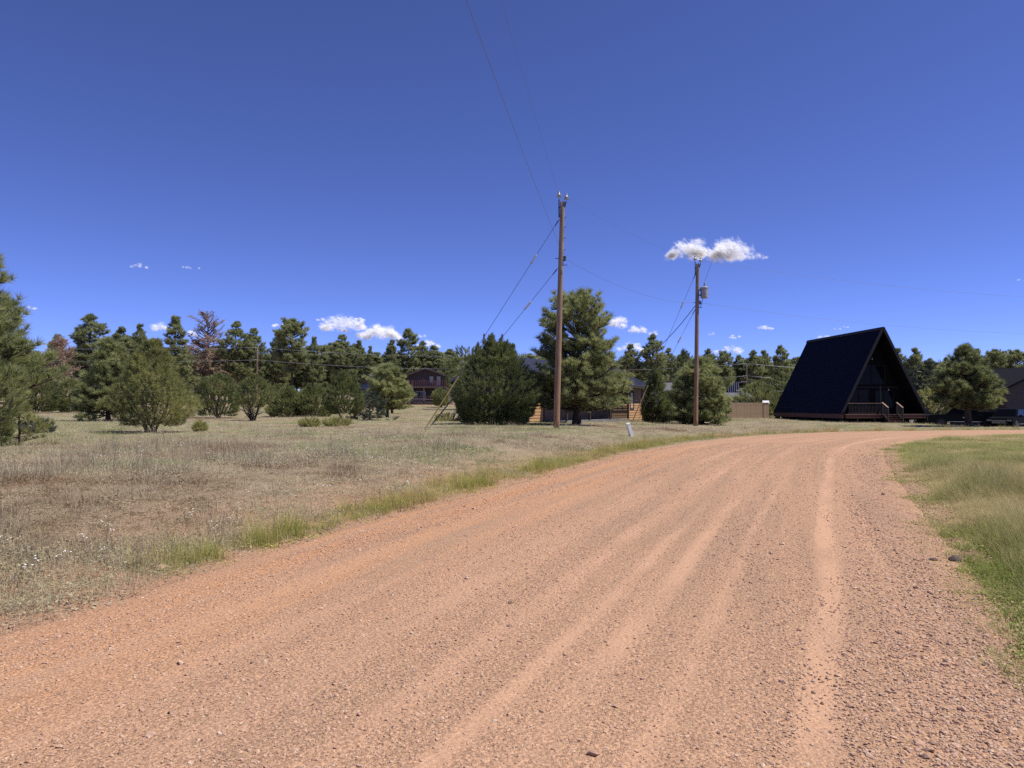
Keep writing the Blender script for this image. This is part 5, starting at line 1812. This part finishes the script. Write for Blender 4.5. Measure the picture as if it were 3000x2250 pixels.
an1 = pt(1244, 1256, 33.5); an1.z = H(an1.x, 33.5)
guy(b1, t1, 642, P1d, an1, 'long upper guy wire of the near pole with a yellow guard', 2.6)
guy(b1, t1, 785, P1d, an1 + Vector((.12, .25, 0)), 'lower guy wire of the near pole', 1.6, guard='dark_wood')
an2 = pt(1848, 1243, 46.0); an2.z = H(an2.x, 46.0)
guy(b2, t2, 801, P2d, an2, 'upper guy wire of the farther pole with a wooden guard', 2.5, guard='pole_wood')
guy(b2, t2, 906, P2d, an2 + Vector((.35, .3, 0)), 'lower guy wire of the farther pole', 2.0, guard=None)
# transformer
tc_ = on_pole(b2, t2, 858, P2d, 2060) + Vector((.44, -.08, 0))
tr_ = empty('transformer', tc_ + Vector((0, 0, -.37)), .3, 'grey can transformer hung on the farther pole', 'transformer')
MB().lathe([(.2, 0), (.245, .03), (.25, .1), (.262, .66), (.285, .67), (.285, .70), (.24, .745), (.1, .78), (.01, .785)], 22).build('tank', 'tank_grey', tr_, smooth=False)
for z in (.16, .5):
    MB().box(-.40, -.22, -.06, .06, z, z + .07).build('hanger', 'dark_iron', tr_)
    MB().box(.2, .33, -.05, .05, z + .05, z + .13).build('bracket', 'tank_grey', tr_)
MB().lathe([(.06, .74), (.085, .8), (.05, .84), (.08, .88), (.045, .93), (.07, .97), (.03, 1.03), (.035, 1.1), (.01, 1.12)], 12, (.03, 0, 0)).build('bushing', 'porcelain', tr_, smooth=True)
MB().tube([(-.1, 0, .1 - .12), (-.2, .02, -.4), (-.3, .05, -.62)], .018, 5).build('lead', 'dark_iron', tr_)
jt = tc_ + Vector((.03, 0, .75))
pw_ = ins2b.lerp(Vector((e3.x, e3.y, 9.7)), .02); pw_.z -= .03
wire('jumper_wire', pw_, jt, .0, .010, 'wire_dark', 'short vertical jumper from the top wire down to the transformer', n=6)

# thin line of far poles behind the field
far_poles = []
for sx, sy, d, lb in ((752, 1022, 124.0, 'slim far pole standing before the pines above the fan-stemmed juniper'), (2188, 1069, 112.0, 'slim far pole over the grey house roof')):
    q = at(sx, d)
    r = empty('utility_pole', q, 0, lb, 'utility pole', 'slim far utility poles')
    h = htop(sy, sx, d)
    MB().tube([(0, 0, -.3), (0, 0, h)], [.16, .11], 8).build('pole_shaft', 'pole_wood', r)
    MB().tube([(0, 0, h), (0, 0, h + .25)], [.07, .04], 8).build('insulator', 'porcelain', r)
    far_poles.append((Vector(q), h))
q, h = far_poles[0]
for dz_, nm in ((.25, 'top'), (-1.9, 'middle'), (-7.0, 'bottom')):
    a = q + Vector((-62, 4, h + dz_ + 1.1)); c = q + Vector((48, -4, h + dz_ - 1.6))
    o = q + Vector((0, -.15, h + dz_))
    wire('power_line', a, o, .7, .022, 'wire_alu', '%s far wire left of the slim far pole' % nm, group='wires of the far line')
    wire('power_line', o, c, .7, .022, 'wire_alu', '%s far wire right of the slim far pole' % nm, group='wires of the far line')
q, h = far_poles[1]
for dz_, nm in ((.2, 'top'), (-1.7, 'second'), (-2.6, 'third'), (-3.6, 'lowest')):
    o = q + Vector((0, -.15, h + dz_))
    wire('power_line', q + Vector((-40, 6, h + dz_ - .2)), o, .8, .020, 'wire_alu', '%s far wire left of the pole over the grey house' % nm, group='wires of the far line')
    wire('power_line', o, q + Vector((40, -2, h + dz_ - .9)), .8, .020, 'wire_alu', '%s far wire right of the pole over the grey house' % nm, group='wires of the far line')

# leaning white marker by the road
mk = pt(1850, 1274, 32.0); mk.z = H(mk.x, 32.0)
ped = empty('utility_marker', mk, 0, 'leaning white utility pedestal in the verge between the poles', 'pedestal')
m = MB().box(-.085, .085, -.07, .07, -.1, .56)
po = m.build('post', 'white_plastic', ped, bevel=.012)
cp = MB().box(-.095, .095, -.08, .08, .562, .60).build('cap', 'white_plastic', ped, bevel=.015)
ped.rotation_euler = (rad(6), rad(-22), .4)
ped.location.z += .02

# ------------------------------------------------------------------ vehicles
simple('car_black', (.005, .006, .008), rough=.65, var=.1, scale=2, spec=.04)
simple('car_dark_green', (.010, .013, .013), rough=.6, var=.1, scale=2, spec=.06)
simple('rubber', (.012, .012, .012), rough=.85, var=.2, scale=9)
simple('chrome', (.55, .56, .58), rough=.18, metal=.9, var=.05, scale=5)
simple('lamp_red', (.25, .012, .01), rough=.3, var=.1, scale=5)
simple('rim_dark', (.035, .035, .04), rough=.4, metal=.5, var=.1)
simple('lamp_clear', (.16, .165, .18), rough=.15, var=.1, scale=5)
simple('plate', (.5, .5, .48), rough=.5, var=.2, scale=30)


def car(loc, rz, L, Wd, body, cabin_pts, paint, label, wheel_r=.36, axles=(.9, 3.6), group='vehicles parked by the A-frame', bed=None, plate_rear=False, emblem=False):
    """a car with its nose towards local -x... body outline (x along, z up), cabin outline inset"""
    root = empty('pickup_truck' if bed else 'car', loc, rz, label, 'pickup' if bed else 'car', group)
    hw_ = Wd / 2

    def shell(pts, w_lo, w_hi, zlo, zhi, name, mat, parent, bev):
        m = MB(); k = len(pts)
        vs = []
        for sgn in (-1, 1):
            for (x, z) in pts:
                f = min(1, max(0, (z - zlo) / max(zhi - zlo, .01)))
                vs.append((x, sgn * (w_lo + (w_hi - w_lo) * f), z))
        fs = [tuple(range(k)), tuple(range(2 * k - 1, k - 1, -1))]
        for i in range(k):
            j = (i + 1) % k
            fs.append((j, i, k + i, k + j))
        m.add(vs, fs)
        return m.build(name, mat, parent, bevel=bev, smooth=False)
    bd = shell(body, hw_, hw_ - .04, .3, 1.1, 'body', paint, root, .05)
    zc0 = min(z for x, z in cabin_pts); zc1 = max(z for x, z in cabin_pts)
    cb = shell(cabin_pts, hw_ - .06, hw_ - .24, zc0, zc1, 'cabin', paint, root, .06)
    # glass: side windows, windscreen, rear
    top = [p for p in cabin_pts if p[1] > zc0 + .25]
    xs_ = sorted(p[0] for p in cabin_pts)
    xa, xb = min(p[0] for p in top), max(p[0] for p in top)
    lo_a = min(p[0] for p in cabin_pts); lo_b = max(p[0] for p in cabin_pts)

    def yw(z):
        f = (z - zc0) / (zc1 - zc0)
        return hw_ - .06 - .18 * f
    z0, z1 = zc0 + .12, zc1 - .09
    nseg = 2
    for sgn in (-1, 1):
        A_ = lo_a + (xa - lo_a) * (z0 - zc0) / (zc1 - zc0) + .10; A2 = lo_a + (xa - lo_a) * (z1 - zc0) / (zc1 - zc0) + .12
        B_ = lo_b + (xb - lo_b) * (z0 - zc0) / (zc1 - zc0) - .10; B2 = lo_b + (xb - lo_b) * (z1 - zc0) / (zc1 - zc0) - .12
        for k in range(nseg):
            f0, f1 = k / nseg + .015, (k + 1) / nseg - .015
            q = [(A_ + (B_ - A_) * f0, z0), (A_ + (B_ - A_) * f1, z0), (A2 + (B2 - A2) * f1, z1), (A2 + (B2 - A2) * f0, z1)]
            pts3 = [(x, sgn * (yw(z) + .008), z) for x, z in q]
            if sgn > 0: pts3 = pts3[::-1]
            MB().slab(pts3, .012).build('side_window', 'glass_car', root)
    for (lx, tx, s_) in ((lo_a, xa, -1), (lo_b, xb, 1)):
        fz = lambda z: lx + (tx - lx) * (z - zc0) / (zc1 - zc0) + s_ * .012
        q = [(fz(z0), -yw(z0) + .1, z0), (fz(z0), yw(z0) - .1, z0), (fz(z1), yw(z1) - .1, z1), (fz(z1), -yw(z1) + .1, z1)]
        if s_ < 0: q = q[::-1]
        MB().slab(q, .012).build('windscreen' if s_ < 0 else 'rear_window', 'glass_car', root)
    wm = MB()
    n = 20
    prof = [(.10, -.11), (wheel_r * .6, -.115), (wheel_r * .94, -.11), (wheel_r, -.08), (wheel_r, .08), (wheel_r * .94, .11), (wheel_r * .6, .115), (.10, .11)]
    wm.lathe(prof, n)
    tm_ = wm.mesh('wheel'); tm_.transform(Matrix.Rotation(PI / 2, 4, 'X')); tm_.materials.append(MATS['rubber'])
    rm = MB().lathe([(.03, -.125), (wheel_r * .58, -.118), (wheel_r * .6, .118), (.03, .125)], n)
    for k in range(6):
        a = k * PI / 3
        rm.beam((.03 * math.cos(a), .03 * math.sin(a), -.128), (wheel_r * .56 * math.cos(a), wheel_r * .56 * math.sin(a), -.124), .05, .03)
    rmm = rm.mesh('rim'); rmm.transform(Matrix.Rotation(PI / 2, 4, 'X')); rmm.materials.append(MATS['rim_dark'])
    am = MB().lathe([(.02, -.10), (wheel_r * 1.16, -.10), (wheel_r * 1.16, .02), (.02, .02)], n).mesh('wheel_arch'); am.transform(Matrix.Rotation(PI / 2, 4, 'X')); am.materials.append(MATS['rubber'])
    for x in axles:
        for sgn in (-1, 1):
            o = bpy.data.objects.new('wheel', tm_); COL.objects.link(o); o.parent = root; o.location = (x, sgn * (hw_ - .10), wheel_r)
            o2 = bpy.data.objects.new('rim', rmm); COL.objects.link(o2); o2.parent = o
            o3 = bpy.data.objects.new('wheel_arch', am); COL.objects.link(o3); o3.parent = root; o3.location = (x, sgn * (hw_ - .055) , wheel_r + .02)
    x0 = min(x for x, z in body); x1 = max(x for x, z in body)
    for sgn in (-1, 1):
        y = sgn * (hw_ - .28)
        part('headlight', 'lamp_clear', root, (x0 - .02, x0 + .12, y - .2, y + .2, .74, .88), bevel=.02)
        part('tail_light', 'lamp_red', root, (x1 - .1, x1 + .02, sgn * (hw_ - .13) - .08, sgn * (hw_ - .13) + .08, .78, 1.08), bevel=.02)
        part('mirror', paint, root, (lo_a + .28, lo_a + .42, min(sgn * hw_, sgn * (hw_ + .2)), max(sgn * hw_, sgn * (hw_ + .2)), zc0 + .03, zc0 + .2), bevel=.02)
        part('door_handle', 'chrome', root, ((lo_a + lo_b) / 2, (lo_a + lo_b) / 2 + .18, min(sgn * (hw_ - .01), sgn * (hw_ + .02)), max(sgn * (hw_ - .01), sgn * (hw_ + .02)), .86, .89))
        part('side_trim', 'chrome', root, (axles[0] + .5, axles[1] - .5, min(sgn * (hw_ - .02), sgn * (hw_ + .012)), max(sgn * (hw_ - .02), sgn * (hw_ + .012)), .50, .53))
    gr = part('grille', 'rubber', root, (x0 - .03, x0 + .08, -.55, .55, .55, .86))
    for z in (.6, .7, .8):
        part('grille_bar', 'chrome', gr, (x0 - .045, x0 - .031, -.5, .5, z, z + .02))
    part('bumper', paint, root, (x0 - .07, x0 + .1, -hw_ + .05, hw_ - .05, .32, .5), bevel=.03)
    part('rear_bumper', 'chrome' if bed else paint, root, (x1 - .1, x1 + .09, -hw_ + .05, hw_ - .05, .42, .6), bevel=.03)
    if emblem:
        MB().lathe([(.06, -.01), (.085, -.01), (.085, .01), (.06, .01)], 18).build('emblem', 'chrome', gr, (x0 - .05, 0, .74)).rotation_euler = (0, PI / 2, 0)
    if plate_rear:
        part('license_plate', 'plate', root, (x1 + .091, x1 + .10, -.16, .16, .47, .62))
    if bed:
        part('bed_floor', 'rubber', root, (bed[0] + .05, bed[1] - .06, -hw_ + .12, hw_ - .12, 1.085, 1.13))
        for sgn in (-1, 1):
            a, b = sorted((sgn * (hw_ - .12), sgn * (hw_ - .03)))
            part('bed_side', paint, root, (bed[0], bed[1], a, b, 1.06, 1.34), bevel=.02)
        part('tailgate', paint, root, (bed[1] - .07, bed[1] + .01, -hw_ + .12, hw_ - .12, 1.0, 1.34), bevel=.02)
    return root


suv_body = [(0, .38), (.0, .78), (.10, .98), (1.3, 1.10), (4.55, 1.14), (4.68, .95), (4.7, .5), (4.62, .34), (4.1, .30), (.35, .30)]
suv_cab2 = [(1.15, 1.06), (1.9, 1.74), (2.3, 1.80), (4.0, 1.80), (4.40, 1.70), (4.6, 1.10)]
pk_body = [(0, .5), (.0, .98), (.12, 1.10), (1.5, 1.18), (5.55, 1.16), (5.62, .9), (5.62, .55), (5.3, .45), (.3, .42)]
pk_cab = [(1.35, 1.12), (2.0, 1.82), (2.3, 1.88), (3.55, 1.88), (3.72, 1.8), (3.85, 1.12)]

q = at(2730, 74.0)
car((q[0] + .35, q[1], q[2] + .0), rad(103), 4.6, 1.86, suv_body, suv_cab2, 'car_black', 'black crossover parked nose first toward the viewer beside the A-frame', axles=(.92, 3.72), emblem=True)
q = at(2762, 63.0)
pk = car((q[0], q[1] + .9 + 1.4, q[2] - .02), rad(-28), 5.6, 1.95, pk_body, pk_cab, 'car_dark_green', 'dark pickup truck half hidden behind the broad dark pine', wheel_r=.41, axles=(.98, 4.55), bed=(3.95, 5.6), plate_rear=True)
q = at(2908, 60.0)
car((q[0] + .1, q[1] - .6, q[2] - .02), rad(38), 4.8, 1.95, suv_body, suv_cab2, 'car_black', 'black SUV cut by the right edge of the frame', wheel_r=.40, axles=(.95, 3.75))
# far car roof behind the low junipers
q = at(815, 104.0)
car(q, rad(5), 4.6, 1.86, suv_body, suv_cab2, 'car_dark_green', 'dark car on the far road, roof just visible over low junipers', axles=(.92, 3.72), group=None)

# ------------------------------------------------------------------ stones, weeds and sticks near the road
simple('rock_pink', (.42, .27, .19), rough=.9, var=.3, scale=7, bump=.5)
simple('rock_dark', (.12, .085, .07), rough=.9, var=.3, scale=7, bump=.5)
for i, (sx, sy, s_, mt, lb) in enumerate(((479, 1655, .06, 'rock_pink', 'pale pink stone in the left verge'), (2791, 1628, .07, 'rock_dark', 'dark stone at the right road edge, larger of two'), (2726, 1628, .045, 'rock_dark', 'dark stone at the right road edge, smaller of two'))):
    d = 1.55 * F_PX / (sy * SRC - 405)
    x = px(sx, d)
    bm = bmesh.new(); bmesh.ops.create_icosphere(bm, subdivisions=2, radius=1)
    gg = np.random.default_rng(70 + i)
    for v in bm.verts:
        v.co *= .8 + .35 * float(vnoise(v.co.x * 1.7 + 5 * i, v.co.y * 1.7 + v.co.z * 1.3)) + gg.normal(0, .03)
        v.co.z *= .62
    me = bpy.data.meshes.new('stone'); bm.to_mesh(me); bm.free()
    o = link('stone', me, mt, None, (x, d, H(x, d) + s_ * .3)); o.scale = (s_, s_ * .8, s_)
    tag(o, lb, 'stone')

# spear-leaved plant in the right grass
d = 13.5
x = px(2890, d)
pl = empty('spear_leaf_plant', (x, d, H(x, d)), 0, 'clump of pale spear leaves in the right hand grass', 'plant')
simple('spear_leaf', (.34, .36, .17), rough=.6, var=.2, scale=4)
gg = np.random.default_rng(5)
for k in range(11):
    a = gg.uniform(0, 6.28); L = gg.uniform(.28, .5); le = gg.uniform(.15, .6)
    m = MB()
    pts = [Vector((.05 * math.cos(a), .05 * math.sin(a), 0))]
    dv = Vector((math.cos(a) * math.sin(le), math.sin(a) * math.sin(le), math.cos(le)))
    sdv = Vector((-math.sin(a), math.cos(a), 0))
    vs = []
    for i in range(5):
        f = i / 4
        p = pts[0] + dv * L * f + Vector((math.cos(a), math.sin(a), -.3)) * .10 * f * f
        wv_ = .022 * (1 - f) ** .7 + .001
        vs += [p - sdv * wv_, p + sdv * wv_, p + Vector((math.cos(a), math.sin(a), 0)) * .006]
    fs = []
    for i in range(4):
        a0, b0 = 3 * i, 3 * i + 3
        fs += [(a0, a0 + 1, b0 + 1, b0), (a0 + 1, a0 + 2, b0 + 2, b0 + 1), (a0 + 2, a0, b0, b0 + 2)]
    m.add(vs, fs).build('leaf', 'spear_leaf', pl)


# ------------------------------------------------------------------ clouds
def cloud_material():
    m, nt, out = new_mat('cloud_white')
    b = N(nt, 'ShaderNodeBsdfDiffuse'); b.inputs['Color'].default_value = (.95, .95, .96, 1)
    t = N(nt, 'ShaderNodeBsdfTranslucent'); t.inputs['Color'].default_value = (.93, .93, .95, 1)
    mx = N(nt, 'ShaderNodeMixShader'); mx.inputs[0].default_value = .25
    tr = N(nt, 'ShaderNodeBsdfTransparent')
    at_ = N(nt, 'ShaderNodeAttribute', attribute_name='tint')
    m2 = N(nt, 'ShaderNodeMixShader')
    nt.links.new(b.outputs[0], mx.inputs[1]); nt.links.new(t.outputs[0], mx.inputs[2])
    nt.links.new(at_.outputs['Fac'], m2.inputs[0])
    nt.links.new(tr.outputs[0], m2.inputs[1]); nt.links.new(mx.outputs[0], m2.inputs[2])
    nt.links.new(m2.outputs[0], out.inputs[0])


cloud_material()
def cloud(lumps, d, label, dens=1.0, seed=0, alpha=.33):
    """puffs: lumps are (sx, sy, w, h) in photograph pixels; d metres away"""
    g = np.random.default_rng(900 + seed)
    k = SRC / F_PX * d
    C = []; R = []; Al = []
    cx0 = pt(lumps[0][0], lumps[0][1], d)
    for (sx, sy, w, h) in lumps:
        c = pt(sx, sy, d) - cx0
        W_, H_ = w * k, h * k
        nl = max(5, int(w * h / 130))
        sub = []
        for i in range(nl):
            x = g.uniform(-.5, .5)
            top_ = (1 - (2 * abs(x)) ** 1.6)
            z = g.uniform(-.42, -.42 + .9 * max(.12, top_))
            r = g.uniform(.20, .36) * (1.0 - 1.15 * abs(x)) * H_ + .10 * H_
            sub.append((x * W_, g.normal(0, .55) * H_, z * H_ * .8, r))
        n = int((230 + w * h * .36) * dens)
        for i in range(n):
            s = sub[g.integers(0, len(sub))]
            v = g.normal(size=3); v /= np.linalg.norm(v)
            q = g.random() ** .45 * 1.25
            p = np.array([c.x + s[0] + v[0] * s[3] * q * 1.25, c.y + s[1] + v[1] * s[3] * q * 1.3, c.z + s[2] + v[2] * s[3] * q * .75])
            C.append(p); rr_ = g.uniform(.10, .26) * h * (1.25 - .5 * q); R.append(max(2.2, rr_) * k); Al.append(alpha * .9 * (1.35 - .75 * q) * g.uniform(.6, 1.2))
    C = np.array(C); R = np.array(R); Al = np.clip(Al, .03, .9)
    n = len(C)
    nr = unit(np.array([.32, -.72, .62])[None] + g.normal(0, .28, (n, 3)))
    a1 = unit(np.cross(nr, g.normal(size=(n, 3)))); a2 = np.cross(nr, a1)
    th = np.arange(7) * 2 * PI / 7
    ring = C[:, None] + R[:, None, None] * (a1[:, None] * np.cos(th)[None, :, None] + a2[:, None] * np.sin(th)[None, :, None]) * g.uniform(.6, 1.25, (n, 7, 1))
    V = np.concatenate([C[:, None], ring], 1).reshape(-1, 3)
    fan = np.array([[0, 1 + i, 1 + (i + 1) % 7] for i in range(7)])
    F_ = (fan[None] + (np.arange(n) * 8)[:, None, None]).reshape(-1, 3)
    Al = np.concatenate([Al[:, None], np.zeros((n, 7))], 1).ravel()
    me = tri_mesh('cloud', V, F_, Al)
    o = link('cloud', me, 'cloud_white', None, cx0)
    return tag(o, label, 'cloud', 'small fair weather clouds')


CL = [
    ([(2016, 727, 92, 54)], 3000, 'puffy white cloud, left of the pair above the farther pole', 1.0, .34),
    ([(2128, 732, 88, 62)], 3020, 'puffy white cloud, right of the pair above the farther pole', 1.0, .34),
    ([(2216, 748, 76, 24)], 3050, 'thin wisp trailing right of the cloud pair', .7, .2),
    ([(402, 777, 52, 18)], 3600, 'small wisp alone high at the left, with a smaller one beside it', .6, .12),
    ([(558, 781, 46, 11)], 3600, 'thinnest wisp high at the left', .6, .12),
    ([(470, 955, 46, 30)], 4200, 'white cloud peeping between skyline pines left of the dying pine', .8, .25),
    ([(556, 975, 40, 22)], 4200, 'white cloud low behind the dense conical pine', .8, .25),
    ([(818, 950, 40, 18)], 4200, 'small cloud touching the tallest pine', .8, .25),
    ([(942, 934, 26, 12)], 4200, 'tiny cloud left of the broad cloud cluster', .7, .22),
    ([(1010, 948, 128, 40), (985, 966, 60, 14), (1050, 938, 50, 18), (1005, 968, 40, 16)], 4100, 'broad streaky cloud cluster above the broad dark pine', .8, .25),
    ([(1112, 972, 104, 46)], 4150, 'rounded cloud at the right end of the cluster', .9, .3),
    ([(1238, 985, 36, 16)], 4300, 'faint wisp beside the high pine above the deck house', .5, .12),
    ([(1258, 1008, 58, 22)], 4300, 'small bright cloud right of the high pine', .8, .3),
    ([(1812, 945, 58, 34)], 4200, 'cloud half behind the top right of the bushy pine', .9, .3),
    ([(1872, 960, 46, 30)], 4200, 'cloud to the right of the bushy pine', .8, .28),
    ([(1914, 974, 24, 16)], 4200, 'tiny cloud, right end of the row by the bushy pine', .7, .28),
    ([(1848, 1017, 80, 28)], 4300, 'low flat cloud behind the pines over the tan house', .8, .3),
    ([(2086, 978, 18, 12)], 4300, 'faint speck of cloud right of the farther pole', .5, .14),
    ([(2154, 985, 36, 14)], 4300, 'small flat cloud right of the farther pole', .8, .28),
    ([(2238, 959, 40, 20)], 4300, 'small cloud midway between farther pole and A-frame', .8, .3),
    ([(2138, 1023, 82, 24)], 4300, 'low bright cloud just above the pines right of the pole', .8, .3),
    ([(2413, 984, 30, 16)], 4300, 'small cloud over the left end of the A-frame ridge', .7, .28),
    ([(2450, 962, 26, 8), (2476, 957, 16, 6)], 4300, 'faint wisps over the A-frame ridge', .5, .14),
    ([(2994, 818, 26, 9)], 3600, 'wisp cut by the right edge of the frame', .6, .2),
    ([(2998, 1033, 34, 20)], 4300, 'white cloud low at the right edge behind the pines', .7, .28),
    ([(92, 900, 26, 16)], 4000, 'faint cloud behind the left edge pine', .6, .16),
]
for i, (lm, d, lb, dn_, al) in enumerate(CL):
    cloud(lm, d, lb, dn_, i, al)
